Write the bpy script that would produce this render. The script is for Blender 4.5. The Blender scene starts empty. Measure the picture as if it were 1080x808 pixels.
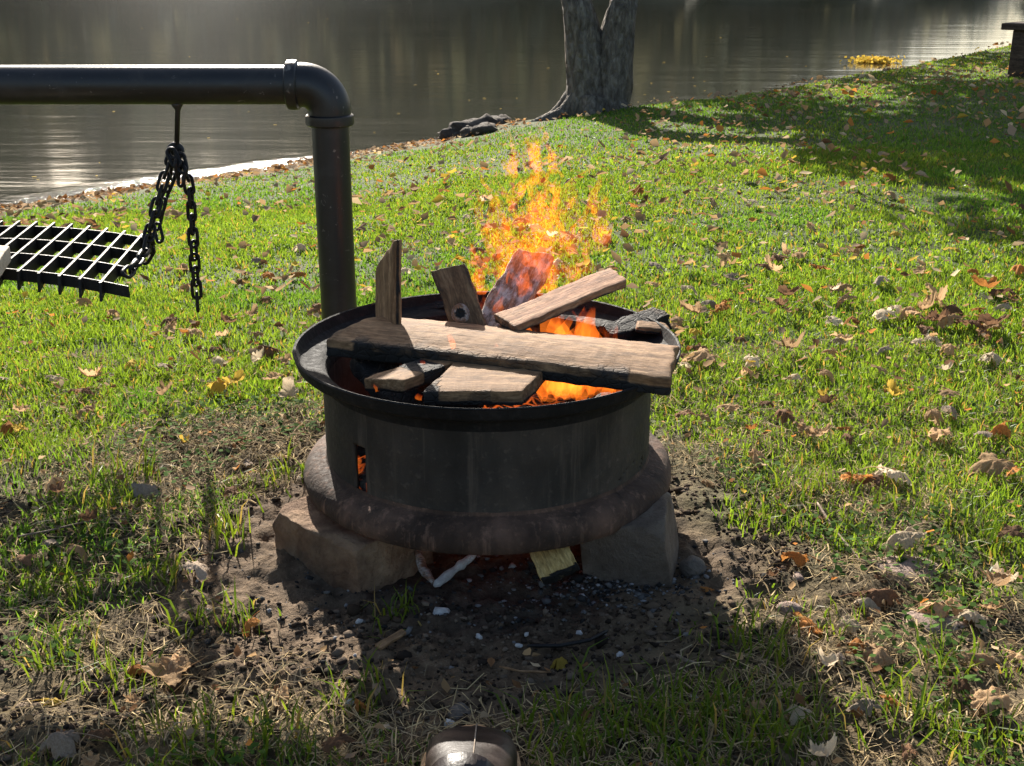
import bpy, bmesh, math, random
import numpy as np
from mathutils import Vector, Matrix, Euler, noise as mn

random.seed(7)
rng = np.random.default_rng(11)
R = math.radians
scene = bpy.context.scene
COL = scene.collection

# ------------------------------------------------------------------ camera model
FPX, W0, H0 = 1300.0, 1080.0, 808.0
PITCH = R(19.4)
CAMZ = 0.91
cp, sp = math.cos(PITCH), math.sin(PITCH)
ZW = -0.55                      # river level
ZR = 0.31                       # top of the steel wheel
PC = Vector((-0.040, 1.905, 0))  # centre of the wheel


def ray(px, py):
    u, v = px - W0 / 2, H0 / 2 - py
    return Vector((u, FPX * cp + v * sp, -FPX * sp + v * cp))


def at_y(px, py, y):
    r = ray(px, py)
    return Vector((0, 0, CAMZ)) + r * (y / r.y)


def at_z(px, py, z):
    r = ray(px, py)
    return Vector((0, 0, CAMZ)) + r * ((z - CAMZ) / r.z)


def proj(x, y, z):
    d = y * cp - (z - CAMZ) * sp
    v = y * sp + (z - CAMZ) * cp
    return W0 / 2 + FPX * x / d, H0 / 2 - FPX * v / d


# ------------------------------------------------------------------ numpy noise
def _h(i, j, s):
    n = np.sin(i * 127.1 + j * 311.7 + s * 74.7) * 43758.5453
    return n - np.floor(n)


def vnoise(x, y, s=0):
    xi, yi = np.floor(x), np.floor(y)
    xf, yf = x - xi, y - yi
    u = xf * xf * (3 - 2 * xf)
    v = yf * yf * (3 - 2 * yf)
    a = _h(xi, yi, s) * (1 - u) + _h(xi + 1, yi, s) * u
    b = _h(xi, yi + 1, s) * (1 - u) + _h(xi + 1, yi + 1, s) * u
    return a * (1 - v) + b * v


def fbm(x, y, s=0, o=4):
    t, a, f, n = 0, 1, 1, 0
    for k in range(o):
        t = t + a * vnoise(x * f + 17.3 * k, y * f - 9.1 * k, s + k)
        n += a
        a *= 0.5
        f *= 2.03
    return t / n


def sstep(a, b, x):
    t = np.clip((x - a) / (b - a), 0, 1)
    return t * t * (3 - 2 * t)


# ------------------------------------------------------------------ terrain
SX = [-60, -12, -8, -6, -3.2, -2, -0.9, -0.35, 0.2, 0.75, 1.3, 1.9, 2.6, 3.6, 4.3, 7, 14, 20, 60]
SY = [3.0, 3.0, 3.6, 4.9, 7.0, 8.2, 9.25, 9.6, 9.55, 9.4, 9.5, 9.9, 10.5, 11.3, 11.9, 14.8, 21, 24, 24]
CX = [-60, -3, -0.9, -0.2, 0.4, 0.9, 1.4, 5, 60]
CW = [0.4, 0.4, 0.45, 0.5, 0.6, 0.75, 0.85, 0.9, 0.9]
ZCX = [-60, -3, -1.2, -0.5, 0.0, 0.5, 1.15, 1.75, 2.55, 3.5, 4.2, 7, 60]
ZCY = [-0.5, -0.5, -0.46, -0.40, -0.27, -0.19, -0.09, -0.05, -0.01, 0.06, 0.11, 0.25, 0.3]


def shore(x):
    return np.interp(x, SX, SY) + 0.10 * (fbm(x * 1.3, x * 0 + 3.1, 5) - 0.5)


def gz_base(x, y):
    S = shore(x)
    C = S - np.interp(x, CX, CW)
    zc = np.interp(x, ZCX, ZCY)
    t = np.clip((y - 2.2) / np.maximum(C - 2.2, 0.5), 0, 1.0)
    z = zc * (t ** 1.15) + .05 * sstep(.6, 2.5, x) * np.sin(np.pi * np.clip(t, 0, 1))
    b = np.clip((y - C) / np.maximum(S - C, .05), 0, None)
    bank = (ZW - zc) * np.where(b < 1, b * b * (3 - 2 * b) * .9 + .1 * b, 1) 
    z = z + bank
    bed = np.clip(y - S, 0, 6)
    z = z - 0.16 * np.minimum(bed, 5)
    far_t = 43.0 - 0.012 * (x - 15)
    fb = y - far_t
    hill = np.interp(x * 40 / np.maximum(y, 5), [-80, -16, -6, 2, 7, 11, 13.5, 16, 60], [12.0, 12.0, 11.2, 9.4, 7.0, 4.2, 1.6, 0.3, 0.3])
    z = np.where(fb > -4, np.minimum(z + (np.clip(fb + 4, 0, 4)) * 0.22, 9), z)
    z = np.where(fb > 0, ZW + 0.02 + np.clip(fb, 0, 1.2) * .35 + hill * sstep(.0, 36, fb), z)
    return z


def bare_mask(x, y):
    """1 = trodden earth, 0 = lawn"""
    dx, dy = (x - PC.x) / 1.0, (y - 1.75) / 0.80
    d = np.sqrt(dx * dx + dy * dy)
    m = 1 - sstep(0.42, 1.12, d + (fbm(x * 2.6, y * 2.6, 3) - .5) * .7)
    front = 1 - sstep(1.85, 2.5, y + 0.75 * np.maximum(0, x - .22) + (fbm(x * 2.2, y * 2.2, 8) - .5) * .9)
    return np.clip(np.maximum(m, 0.80 * front), 0, 1)


def gz(x, y):
    x = np.asarray(x, float)
    y = np.asarray(y, float)
    z = gz_base(x, y)
    near = 1 - sstep(3.2, 4.5, np.hypot(x, y - 1.5))
    land = sstep(-.1, .3, shore(x) - y)
    z = z + land * 0.05 * (fbm(x * .9, y * .9, 21, 3) - .5) * sstep(2.2, 4, np.hypot(x, y))
    b = bare_mask(x, y)
    z = z + near * ((fbm(x * 7, y * 7, 31, 3) - .5) * .022 + b * ((fbm(x * 36, y * 36, 37, 4) - .5) * .034))
    # hollow of burnt earth below the wheel
    r = np.hypot(x - PC.x, y - PC.y)
    z = z - 0.012 * np.exp(-(r / .42) ** 2)
    return z


def g1(x, y):
    return float(gz(np.array([x]), np.array([y]))[0])


# ------------------------------------------------------------------ object helpers
def link(o):
    COL.objects.link(o)
    return o


def tag(o, label=None, cat=None, group=None, kind=None):
    if label: o['label'] = label
    if cat: o['category'] = cat
    if group: o['group'] = group
    if kind: o['kind'] = kind
    return o


def empty(name, loc, label, cat, group=None, rz=0):
    o = bpy.data.objects.new(name, None)
    o.empty_display_size = .05
    link(o)
    o.location = loc
    o.rotation_euler = (0, 0, rz)
    return tag(o, label, cat, group)


def np_mesh(name, V, F, mats, colors=None, smooth=False, parent=None, matidx=None, fattr=None):
    V = np.ascontiguousarray(V, np.float32)
    F = np.ascontiguousarray(F, np.int32)
    me = bpy.data.meshes.new(name)
    k = F.shape[1]
    me.vertices.add(len(V))
    me.vertices.foreach_set("co", V.ravel())
    me.loops.add(F.size)
    me.loops.foreach_set("vertex_index", F.ravel())
    me.polygons.add(len(F))
    me.polygons.foreach_set("loop_start", np.arange(0, F.size, k, dtype=np.int32))
    me.update(calc_edges=True)
    if smooth:
        me.polygons.foreach_set("use_smooth", np.ones(len(F), bool))
    if colors is not None:
        a = me.color_attributes.new("tint", 'FLOAT_COLOR', 'POINT')
        c = np.ones((len(V), 4), np.float32)
        c[:, :3] = colors
        a.data.foreach_set("color", c.ravel())
    for nm, arr in (fattr or {}).items():
        a = me.attributes.new(nm, 'FLOAT', 'POINT')
        a.data.foreach_set("value", np.ascontiguousarray(arr, np.float32))
    if not isinstance(mats, (list, tuple)): mats = [mats]
    for m in mats: me.materials.append(m)
    if matidx is not None: me.polygons.foreach_set("material_index", np.ascontiguousarray(matidx, np.int32))
    o = bpy.data.objects.new(name, me)
    link(o)
    if parent: o.parent = parent
    return o


def bm_obj(name, bm, mat, parent=None, smooth=True, angle=None):
    me = bpy.data.meshes.new(name)
    bmesh.ops.recalc_face_normals(bm, faces=bm.faces[:])
    bm.to_mesh(me)
    bm.free()
    me.materials.append(mat)
    if smooth:
        me.polygons.foreach_set("use_smooth", [True] * len(me.polygons))
        if angle: me.set_sharp_from_angle(angle=R(angle))
    o = bpy.data.objects.new(name, me)
    link(o)
    if parent: o.parent = parent
    return o


def lathe(bm, prof, n=128, skip=None):
    """prof: list of (r, z); returns rings. skip(i_row, j_ang) -> leave that face out"""
    rings = []
    for (r, z) in prof:
        rings.append([bm.verts.new((r * math.cos(2 * math.pi * j / n), r * math.sin(2 * math.pi * j / n), z)) for j in range(n)])
    for i in range(len(prof) - 1):
        for j in range(n):
            if skip and skip(i, j): continue
            j2 = (j + 1) % n
            bm.faces.new((rings[i][j], rings[i][j2], rings[i + 1][j2], rings[i + 1][j]))
    return rings


def tube(bm, pts, rad, n=10, cap=True, closed=False, flat=None):
    pts = [Vector(p) for p in pts]
    m = len(pts)
    if not isinstance(rad, (list, tuple)): rad = [rad] * m
    rings = []
    prev = None
    for i, p in enumerate(pts):
        if closed:
            t = (pts[(i + 1) % m] - pts[i - 1]).normalized()
        else:
            t = (pts[min(i + 1, m - 1)] - pts[max(i - 1, 0)]).normalized()
        if prev is None:
            a = t.orthogonal().normalized()
        else:
            a = (prev - t * prev.dot(t))
            a = a.normalized() if a.length > 1e-6 else t.orthogonal().normalized()
        prev = a
        b = t.cross(a)
        rings.append([bm.verts.new(p + (a * math.cos(2 * math.pi * k / n) + b * math.sin(2 * math.pi * k / n)) * rad[i]) for k in range(n)])
    for i in range(m if closed else m - 1):
        r0, r1 = rings[i], rings[(i + 1) % m]
        for k in range(n):
            bm.faces.new((r0[k], r0[(k + 1) % n], r1[(k + 1) % n], r1[k]))
    if cap and not closed:
        bm.faces.new(rings[0][::-1])
        bm.faces.new(rings[-1])
    return rings


def coords(h, r, n):
    """grid coordinates along one axis of a rounded box"""
    inner = h - r
    return [-h, -h + r * .3, -inner] + [-inner + 2 * inner * k / n for k in range(1, n)] + [inner, h - r * .3, h]


def rbox(bm, hx, hy, hz, r, nx, ny, nz, fn=None):
    """rounded, subdivided box; fn(v)->v bends and roughens it"""
    vs = {}
    ax = (coords(hx, r, nx), coords(hy, r, ny), coords(hz, r, nz))
    inn = Vector((hx - r, hy - r, hz - r))

    def vert(i, j, k):
        key = (i, j, k)
        if key in vs: return vs[key]
        p = Vector((ax[0][i], ax[1][j], ax[2][k]))
        q = Vector([max(-inn[a], min(inn[a], p[a])) for a in range(3)])
        d = p - q
        if d.length > 1e-9: p = q + d.normalized() * r
        if fn: p = fn(p)
        vs[key] = bm.verts.new(p)
        return vs[key]

    N = [len(a) - 1 for a in ax]
    for k in (0, N[2]):
        for i in range(N[0]):
            for j in range(N[1]):
                bm.faces.new((vert(i, j, k), vert(i + 1, j, k), vert(i + 1, j + 1, k), vert(i, j + 1, k)))
    for j in (0, N[1]):
        for i in range(N[0]):
            for k in range(N[2]):
                bm.faces.new((vert(i, j, k), vert(i + 1, j, k), vert(i + 1, j, k + 1), vert(i, j, k + 1)))
    for i in (0, N[0]):
        for j in range(N[1]):
            for k in range(N[2]):
                bm.faces.new((vert(i, j, k), vert(i, j + 1, k), vert(i, j + 1, k + 1), vert(i, j, k + 1)))


def frame_mat(A, B, nrm):
    A, B = Vector(A), Vector(B)
    X = (B - A).normalized()
    Z = Vector(nrm)
    Z = (Z - X * Z.dot(X)).normalized()
    Y = Z.cross(X)
    M = Matrix((X, Y, Z)).transposed().to_4x4()
    M.translation = (A + B) / 2
    return M, (B - A).length


# ------------------------------------------------------------------ materials
class NT:
    def __init__(self, name):
        self.m = bpy.data.materials.new(name)
        self.m.use_nodes = True
        self.t = self.m.node_tree
        self.t.nodes.clear()
        self.out = self.n('ShaderNodeOutputMaterial')

    def n(self, typ, **kw):
        nd = self.t.nodes.new(typ)
        for k, v in kw.items():
            if k.startswith('i_'):
                key = k[2:].replace('_', ' ')
                nd.inputs[key].default_value = v
            else:
                setattr(nd, k, v)
        return nd

    def l(self, a, b):
        self.t.links.new(a, b)

    def coord(self, kind='Object', scale=(1, 1, 1), loc=(0, 0, 0)):
        tc = self.n('ShaderNodeTexCoord')
        mp = self.n('ShaderNodeMapping')
        mp.inputs['Scale'].default_value = scale
        mp.inputs['Location'].default_value = loc
        self.l(tc.outputs[kind], mp.inputs['Vector'])
        return mp.outputs[0]

    def noise(self, vec, scale=5, detail=5, rough=.55, dist=0):
        nd = self.n('ShaderNodeTexNoise')
        nd.inputs['Scale'].default_value = scale
        nd.inputs['Detail'].default_value = detail
        nd.inputs['Roughness'].default_value = rough
        nd.inputs['Distortion'].default_value = dist
        self.l(vec, nd.inputs['Vector'])
        return nd.outputs['Fac']

    def ramp(self, fac, stops, interp='LINEAR'):
        nd = self.n('ShaderNodeValToRGB')
        nd.color_ramp.interpolation = interp
        cr = nd.color_ramp
        while len(cr.elements) < len(stops): cr.elements.new(.5)
        for e, (p, c) in zip(cr.elements, stops):
            e.position = p
            e.color = (c, c, c, 1) if isinstance(c, (int, float)) else (*c, 1)
        self.l(fac, nd.inputs[0])
        return nd.outputs[0]

    def mix(self, fac, a, b, mode='MIX'):
        nd = self.n('ShaderNodeMix', data_type='RGBA', blend_type=mode)
        for s, v in ((0, fac), (6, a), (7, b)):
            if hasattr(v, 'is_linked'):
                self.l(v, nd.inputs[s])
            elif isinstance(v, (int, float)):
                nd.inputs[s].default_value = v if s == 0 else (v, v, v, 1)
            else:
                nd.inputs[s].default_value = (*v, 1)
        return nd.outputs[2]

    def math(self, op, a, b=0.0, clamp=False):
        nd = self.n('ShaderNodeMath', operation=op, use_clamp=clamp)
        for s, v in ((0, a), (1, b)):
            if hasattr(v, 'is_linked'): self.l(v, nd.inputs[s])
            else: nd.inputs[s].default_value = v
        return nd.outputs[0]

    def attr(self, name, out='Fac'):
        nd = self.n('ShaderNodeAttribute', attribute_name=name)
        return nd.outputs[out]

    def bump(self, h, strength=.4, dist=.01, prev=None):
        nd = self.n('ShaderNodeBump')
        nd.inputs['Strength'].default_value = strength
        nd.inputs['Distance'].default_value = dist
        self.l(h, nd.inputs['Height'])
        if prev: self.l(prev, nd.inputs['Normal'])
        return nd.outputs[0]

    def principled(self, col, rough=.7, normal=None, spec=.5, metal=0, **kw):
        b = self.n('ShaderNodeBsdfPrincipled')
        for key, v in (('Base Color', col), ('Roughness', rough), ('Metallic', metal), ('Specular IOR Level', spec), *kw.items()):
            if hasattr(v, 'is_linked'): self.l(v, b.inputs[key])
            elif isinstance(v, (tuple, list)): b.inputs[key].default_value = (*v, 1) if len(v) == 3 else v
            else: b.inputs[key].default_value = v
        if normal: self.l(normal, b.inputs['Normal'])
        return b

    def done(self, sh):
        self.l(sh, self.out.inputs['Surface'])
        return self.m


def mat_grass(name, transl=.45, rough=.45):
    t = NT(name)
    c = t.attr('tint', 'Color')
    b = t.principled(c, rough, spec=.35)
    tr = t.n('ShaderNodeBsdfTranslucent')
    tc = t.mix(1.0, c, (1.15, 1.1, .55), 'MULTIPLY')
    t.l(tc, tr.inputs['Color'])
    mx = t.n('ShaderNodeMixShader')
    mx.inputs[0].default_value = transl
    t.l(b.outputs[0], mx.inputs[1])
    t.l(tr.outputs[0], mx.inputs[2])
    return t.done(mx.outputs[0])


def mat_ground():
    t = NT('ground_earth')
    v = t.coord('Object')
    bare, beach, ash = t.attr('bare'), t.attr('beach'), t.attr('ash')
    hill = t.attr('hill')
    n1 = t.noise(v, 3.5, 6)
    n2 = t.noise(v, 38, 7, .65)
    n3 = t.noise(v, 190, 4, .6)
    dirt = t.ramp(n2, [(.28, (.030, .019, .011)), (.5, (.092, .059, .034)), (.72, (.195, .132, .078))])
    dirt = t.mix(t.ramp(n1, [(.4, 0.), (.65, .6)]), dirt, (.18, .125, .078))
    dirt = t.mix(t.ramp(n3, [(.58, 0.), (.72, .5)]), dirt, (.30, .23, .15))
    soil = t.ramp(n2, [(.3, (.030, .040, .013)), (.6, (.075, .098, .028)), (.8, (.16, .15, .06))])
    col = t.mix(bare, soil, dirt)
    col = t.mix(beach, col, t.ramp(n2, [(.3, (.07, .045, .025)), (.55, (.16, .105, .055)), (.75, (.28, .19, .10))]))
    ashc = t.ramp(n2, [(.35, (.030, .022, .016)), (.6, (.072, .055, .041)), (.8, (.15, .13, .11))])
    col = t.mix(ash, col, ashc)
    col = t.mix(hill, col, t.ramp(n1, [(.35, (.05, .055, .035)), (.6, (.09, .085, .055)), (.8, (.12, .11, .075))]))
    nb = t.bump(n2, .9, .012)
    nb = t.bump(n3, .7, .004, nb)
    return t.done(t.principled(col, .93, nb, spec=.2).outputs[0])


def mat_water():
    t = NT('river_water_surface')
    v = t.coord('Object', (1.0, 1.0, 1))
    v2 = t.coord('Object', (.35, 1.7, 1))
    n1 = t.noise(v2, 1.3, 3, .5)
    n2 = t.noise(v2, 5.0, 4, .55)
    n3 = t.noise(v, 16, 3, .5)
    nb = t.bump(n1, .05, .12)
    nb = t.bump(n2, .06, .03, nb)
    nb = t.bump(n3, .05, .006, nb)
    n4 = t.noise(t.coord('Object', (.7, 1.6, 1)), 11, 4, .6, .5)
    nb = t.bump(t.math('MULTIPLY', n4, t.attr('riffle')), 1.0, .040, nb)
    c = t.mix(t.ramp(t.noise(v2, .5, 3), [(.35, 0.), (.7, 1.)]), (.015, .017, .012), (.023, .024, .017))
    return t.done(t.principled(c, .085, nb, spec=.5, IOR=1.33).outputs[0])


def mat_rusty_steel(name, base, rust, lo=.45, hi=.7, rough=.78, bump=.5, sc=9):
    t = NT(name)
    v = t.coord('Object')
    n1 = t.noise(v, sc, 7, .62, .4)
    n2 = t.noise(v, sc * 11, 5, .6)
    n3 = t.noise(t.coord('Object', (1, 1, .16)), sc * 2.6, 4, .6)
    c = t.mix(t.ramp(n1, [(lo, 0.), (hi, 1.)]), base, rust)
    c = t.mix(t.ramp(n3, [(.5, 0.), (.78, .55)]), c, tuple(x * .35 for x in base))
    c = t.mix(t.ramp(n2, [(.56, 0.), (.75, .45)]), c, tuple(min(1, x * 1.9 + .02) for x in rust))
    big = t.noise(t.coord('Object', (1, 1, .5)), sc * .42, 4, .6, .8)
    c = t.mix(t.ramp(big, [(.42, .75), (.58, 0.)]), c, tuple(x * .38 for x in base))
    strk = t.noise(t.coord('Object', (1, 1, .05)), sc * 6, 4, .65)
    c = t.mix(t.ramp(strk, [(.56, 0.), (.70, .5)]), c, tuple(min(1, x * 1.5) for x in rust))
    nb = t.bump(n2, bump, .0025)
    nb = t.bump(n1, bump * .8, .006, nb)
    rr = t.ramp(n2, [(.3, rough - .14), (.7, min(1., rough + .12))])
    return t.done(t.principled(c, rr, nb, spec=.25).outputs[0])


def mat_black_paint():
    t = NT('black_painted_pipe')
    v = t.coord('Object')
    n1 = t.noise(v, 14, 6, .6, .6)
    n2 = t.noise(v, 160, 4, .6)
    ns = t.noise(t.coord('Object', (1, 1, 1)), 26, 3, .55, 2.2)
    c = t.mix(t.ramp(n1, [(.5, 0.), (.75, .5)]), (.013, .0125, .012), (.055, .048, .042))
    c = t.mix(t.ramp(ns, [(.66, 0.), (.73, .7)]), c, (.20, .185, .165))
    nb = t.bump(n2, .25, .0012)
    return t.done(t.principled(c, t.ramp(n1, [(.3, .32), (.7, .52)]), nb, spec=.5).outputs[0])


def mat_wood(name, a, b, c3, charc=(.012, .011, .010), rough=.8, ring=1.0, fuzz=.4, ashy=0.0):
    """sawn board: grain along local X; float attribute char blackens where the fire reached it"""
    t = NT(name)
    inf = t.n('ShaderNodeObjectInfo')
    off = t.math('MULTIPLY', inf.outputs['Random'], 13.0)
    tc = t.n('ShaderNodeTexCoord')
    cmb = t.n('ShaderNodeCombineXYZ')
    for k in range(3): t.l(off, cmb.inputs[k])
    add = t.n('ShaderNodeVectorMath', operation='ADD')
    t.l(tc.outputs['Object'], add.inputs[0])
    t.l(cmb.outputs[0], add.inputs[1])

    def sc(s):
        mp = t.n('ShaderNodeMapping')
        mp.inputs['Scale'].default_value = s
        t.l(add.outputs[0], mp.inputs['Vector'])
        return mp.outputs[0]
    g = t.noise(sc((3, 34 * ring, 34 * ring)), 1.6, 6, .6, .5)
    f = t.noise(sc((12, 160, 160)), 2.2, 4, .6)
    n = t.noise(sc((1, 1, 1)), 13, 6, .62)
    sawm = t.noise(sc((90, 6, 6)), 2.5, 2, .5)
    col = t.ramp(g, [(.28, a), (.5, b), (.72, c3)])
    col = t.mix(t.ramp(f, [(.45, 0.), (.75, .55)]), col, tuple(x * .45 for x in a))
    col = t.mix(t.ramp(n, [(.52, 0.), (.72, .7 * fuzz)]), col, tuple(x * .3 for x in b))
    bl = t.noise(sc((1, 2.2, 2.2)), 22, 6, .7)
    col = t.mix(t.ramp(bl, [(.50, 0.), (.62, .75 * fuzz * 1.6)]), col, tuple(x * .42 for x in a))
    if ashy:
        col = t.mix(t.ramp(t.noise(sc((1, 1.6, 1.6)), 30, 5, .65), [(.45, 0.), (.6, ashy)]), col, (.5, .47, .44))
    spk = t.noise(sc((14, 60, 60)), 3.2, 5, .7)
    col = t.mix(t.ramp(spk, [(.47, 0.), (.58, .62 * fuzz * 1.5)]), col, tuple(x * .3 for x in a))
    col = t.mix(t.ramp(spk, [(.30, .5), (.42, 0.)]), col, tuple(min(.8, x * 1.25) for x in c3))
    ch = t.attr('char')
    chm = t.math('ADD', ch, t.math('MULTIPLY', t.math('SUBTRACT', n, .5), 1.3))
    chm = t.ramp(chm, [(.30, 0.), (.50, .55), (.72, 1.)])
    crk = t.n('ShaderNodeTexVoronoi', feature='DISTANCE_TO_EDGE')
    crk.inputs['Scale'].default_value = 75
    t.l(sc((.8, 1.2, 1.2)), crk.inputs['Vector'])
    cc = t.mix(t.ramp(n, [(.4, 0.), (.7, .5)]), charc, (.05, .048, .046))
    col = t.mix(chm, col, cc)
    h = t.math('ADD', f, t.math('MULTIPLY', g, .8))
    h = t.math('ADD', h, t.math('MULTIPLY', sawm, .25))
    nb = t.bump(h, .55, .0022)
    nb = t.bump(t.math('MULTIPLY', t.ramp(crk.outputs['Distance'], [(0., 0.), (.12, 1.)]), chm), .6, .004, nb)
    return t.done(t.principled(col, rough, nb, spec=.25).outputs[0])


def mat_stone(name, cols, sc=12, bump=.8, rough=.9):
    t = NT(name)
    v = t.coord('Object')
    n1 = t.noise(v, sc, 7, .65, .3)
    n2 = t.noise(v, sc * 7, 6, .65)
    n3 = t.noise(v, sc * .45, 3)
    c = t.ramp(n1, [(.36, cols[0]), (.5, cols[1]), (.64, cols[2])])
    c = t.mix(t.ramp(n3, [(.48, 0.), (.68, .75)]), c, cols[3])
    c = t.mix(t.ramp(n2, [(.55, 0.), (.75, .4)]), c, tuple(x * .4 for x in cols[0]))
    nb = t.bump(n1, bump, .022)
    nb = t.bump(n2, bump, .010, nb)
    nb = t.bump(t.noise(v, sc * 26, 4, .6), bump, .0018, nb)
    return t.done(t.principled(c, rough, nb, spec=.25).outputs[0])


def mat_leaf(name, a, b, transl=.3):
    t = NT(name)
    inf = t.n('ShaderNodeObjectInfo')
    v = t.coord('Object')
    n = t.noise(v, 34, 5, .6)
    n2 = t.noise(v, 120, 3, .5)
    c = t.mix(t.ramp(n, [(.35, 0.), (.65, 1.)]), a, b)
    hv = t.n('ShaderNodeHueSaturation')
    t.l(c, hv.inputs['Color'])
    t.l(t.math('ADD', t.math('MULTIPLY', inf.outputs['Random'], .6), .68), hv.inputs['Value'])
    c = t.mix(t.ramp(n2, [(.6, 0.), (.7, .6)]), hv.outputs[0], tuple(x * .35 for x in b))
    nb = t.bump(n, .4, .004)
    b_ = t.principled(c, .85, nb, spec=.12)
    tr = t.n('ShaderNodeBsdfTranslucent')
    t.l(c, tr.inputs['Color'])
    mx = t.n('ShaderNodeMixShader')
    mx.inputs[0].default_value = transl
    t.l(b_.outputs[0], mx.inputs[1])
    t.l(tr.outputs[0], mx.inputs[2])
    return t.done(mx.outputs[0])


def mat_tint(name, rough=.85, transl=0.0, bump=0):
    t = NT(name)
    c = t.attr('tint', 'Color')
    nb = None
    if bump:
        nb = t.bump(t.noise(t.coord('Object'), 260, 4), bump, .003)
    b = t.principled(c, rough, nb, spec=.08)
    if not transl: return t.done(b.outputs[0])
    tr = t.n('ShaderNodeBsdfTranslucent')
    t.l(c, tr.inputs['Color'])
    mx = t.n('ShaderNodeMixShader')
    mx.inputs[0].default_value = transl
    t.l(b.outputs[0], mx.inputs[1])
    t.l(tr.outputs[0], mx.inputs[2])
    return t.done(mx.outputs[0])


def mat_flame(name, strength, dense, hot, cool, scale=26, lace=.5):
    """glowing gas: emission broken up into lacy shreds by noise; the rest is clear"""
    t = NT(name)
    v = t.coord('Object', (1, 1, .55))
    n = t.noise(v, scale, 4, .55, 1.2)
    nl = t.noise(v, scale * .42, 3, .5, 1.6)
    a = t.attr('fade')                       # 1 at the foot, 0 at the tip
    m = t.math('ADD', t.math('MULTIPLY', n, .6), t.math('MULTIPLY', nl, .6))
    m = t.math('ADD', m, t.math('MULTIPLY', t.math('SUBTRACT', a, .5), .22))
    al = t.ramp(m, [(lace, 0.), (lace + .07, .45), (lace + .17, .9), (lace + .3, .5)])
    al = t.math('MULTIPLY', al, dense)
    al = t.math('MULTIPLY', al, t.ramp(a, [(0., .25), (.25, 1.)]))
    col = t.ramp(m, [(lace, cool), (lace + .14, hot), (lace + .34, tuple(x * .8 for x in cool))])
    em = t.n('ShaderNodeEmission')
    t.l(col, em.inputs['Color'])
    t.l(t.math('MULTIPLY', al, strength), em.inputs['Strength'])
    tr = t.n('ShaderNodeBsdfTransparent')
    ad = t.n('ShaderNodeAddShader')
    t.l(tr.outputs[0], ad.inputs[0])
    t.l(em.outputs[0], ad.inputs[1])
    return t.done(ad.outputs[0])


def mat_embers():
    t = NT('ember_bed_ash')
    v = t.coord('Object')
    n = t.noise(v, 30, 6, .65)
    vo = t.n('ShaderNodeTexVoronoi', feature='DISTANCE_TO_EDGE')
    vo.inputs['Scale'].default_value = 42
    t.l(v, vo.inputs['Vector'])
    col = t.ramp(n, [(.35, (.012, .011, .011)), (.55, (.05, .047, .045)), (.75, (.3, .29, .28))])
    glow = t.math('MULTIPLY', t.ramp(vo.outputs['Distance'], [(0., 1.), (.12, 0.)]), t.ramp(t.noise(v, 9, 3), [(.42, 0.), (.6, 1.)]))
    b = t.principled(col, .95, t.bump(n, 1., .01), spec=.1)
    b.inputs['Emission Color'].default_value = (1, .16, .02, 1)
    t.l(t.math('MULTIPLY', glow, .3), b.inputs['Emission Strength'])
    return t.done(b.outputs[0])


def mat_bark():
    t = NT('grey_bark')
    v = t.coord('Object', (1, 1, .40))
    n1 = t.noise(v, 26, 8, .7, .5)
    n2 = t.noise(t.coord('Object'), 60, 5, .6)
    vo = t.n('ShaderNodeTexVoronoi', feature='DISTANCE_TO_EDGE')
    vo.inputs['Scale'].default_value = 26
    t.l(v, vo.inputs['Vector'])
    c = t.ramp(n1, [(.3, (.045, .037, .030)), (.5, (.125, .106, .087)), (.72, (.27, .24, .20))])
    c = t.mix(t.ramp(n2, [(.55, 0.), (.72, .35)]), c, (.17, .18, .13))
    nb = t.bump(t.ramp(vo.outputs['Distance'], [(0., 0.), (.25, 1.)]), .6, .02)
    nb = t.bump(n1, .8, .014, nb)
    return t.done(t.principled(c, .92, nb, spec=.2).outputs[0])


def mat_leather():
    t = NT('worn_brown_leather')
    v = t.coord('Object')
    n1 = t.noise(v, 16, 5, .6)
    n2 = t.noise(v, 220, 4, .6)
    c = t.ramp(n1, [(.32, (.010, .006, .005)), (.58, (.022, .012, .009)), (.78, (.05, .026, .016))])
    return t.done(t.principled(c, t.ramp(n1, [(.3, .30), (.7, .5)]), t.bump(n2, .4, .0012), spec=.35).outputs[0])


M = {}
M['ground'] = mat_ground()
M['water'] = mat_water()
M['grass'] = mat_grass('green_grass_blades', .58)
M['weed'] = mat_tint('weed_leaf', .9, .3)
M['straw'] = mat_tint('dry_straw_fibre', .8, .2)
M['clod'] = mat_tint('earth_crumb', .95, 0, .6)
M['litter'] = mat_tint('dead_leaf_litter', .9, .35)
M['foliage'] = mat_tint('tree_foliage', .6, .35)
M['far_foliage'] = mat_tint('far_foliage', .85, .40)
M['steel'] = mat_rusty_steel('sooty_wheel_steel', (.044, .038, .032), (.082, .064, .050), .44, .74, .72, .45, 9)
M['steel_lip'] = mat_rusty_steel('black_sooty_flange_steel', (.009, .0085, .0085), (.020, .018, .017), .5, .75, .80, .6, 10)
M['steel_rust'] = mat_rusty_steel('rusty_wheel_foot', (.060, .038, .027), (.175, .10, .068), .38, .66, .86, .9, 11)
M['paint'] = mat_black_paint()
M['chain'] = mat_rusty_steel('blackened_chain_steel', (.014, .013, .013), (.03, .024, .02), .5, .75, .5, .3, 30)
M['grate'] = mat_rusty_steel('black_grate_steel', (.012, .012, .012), (.028, .024, .022), .5, .75, .62, .3, 25)
M['wood_tan'] = mat_wood('rough_sawn_tan_wood', (.145, .074, .033), (.275, .157, .077), (.42, .268, .145))
M['wood_grey'] = mat_wood('weathered_greybrown_wood', (.13, .088, .058), (.25, .18, .125), (.38, .30, .22))
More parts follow.
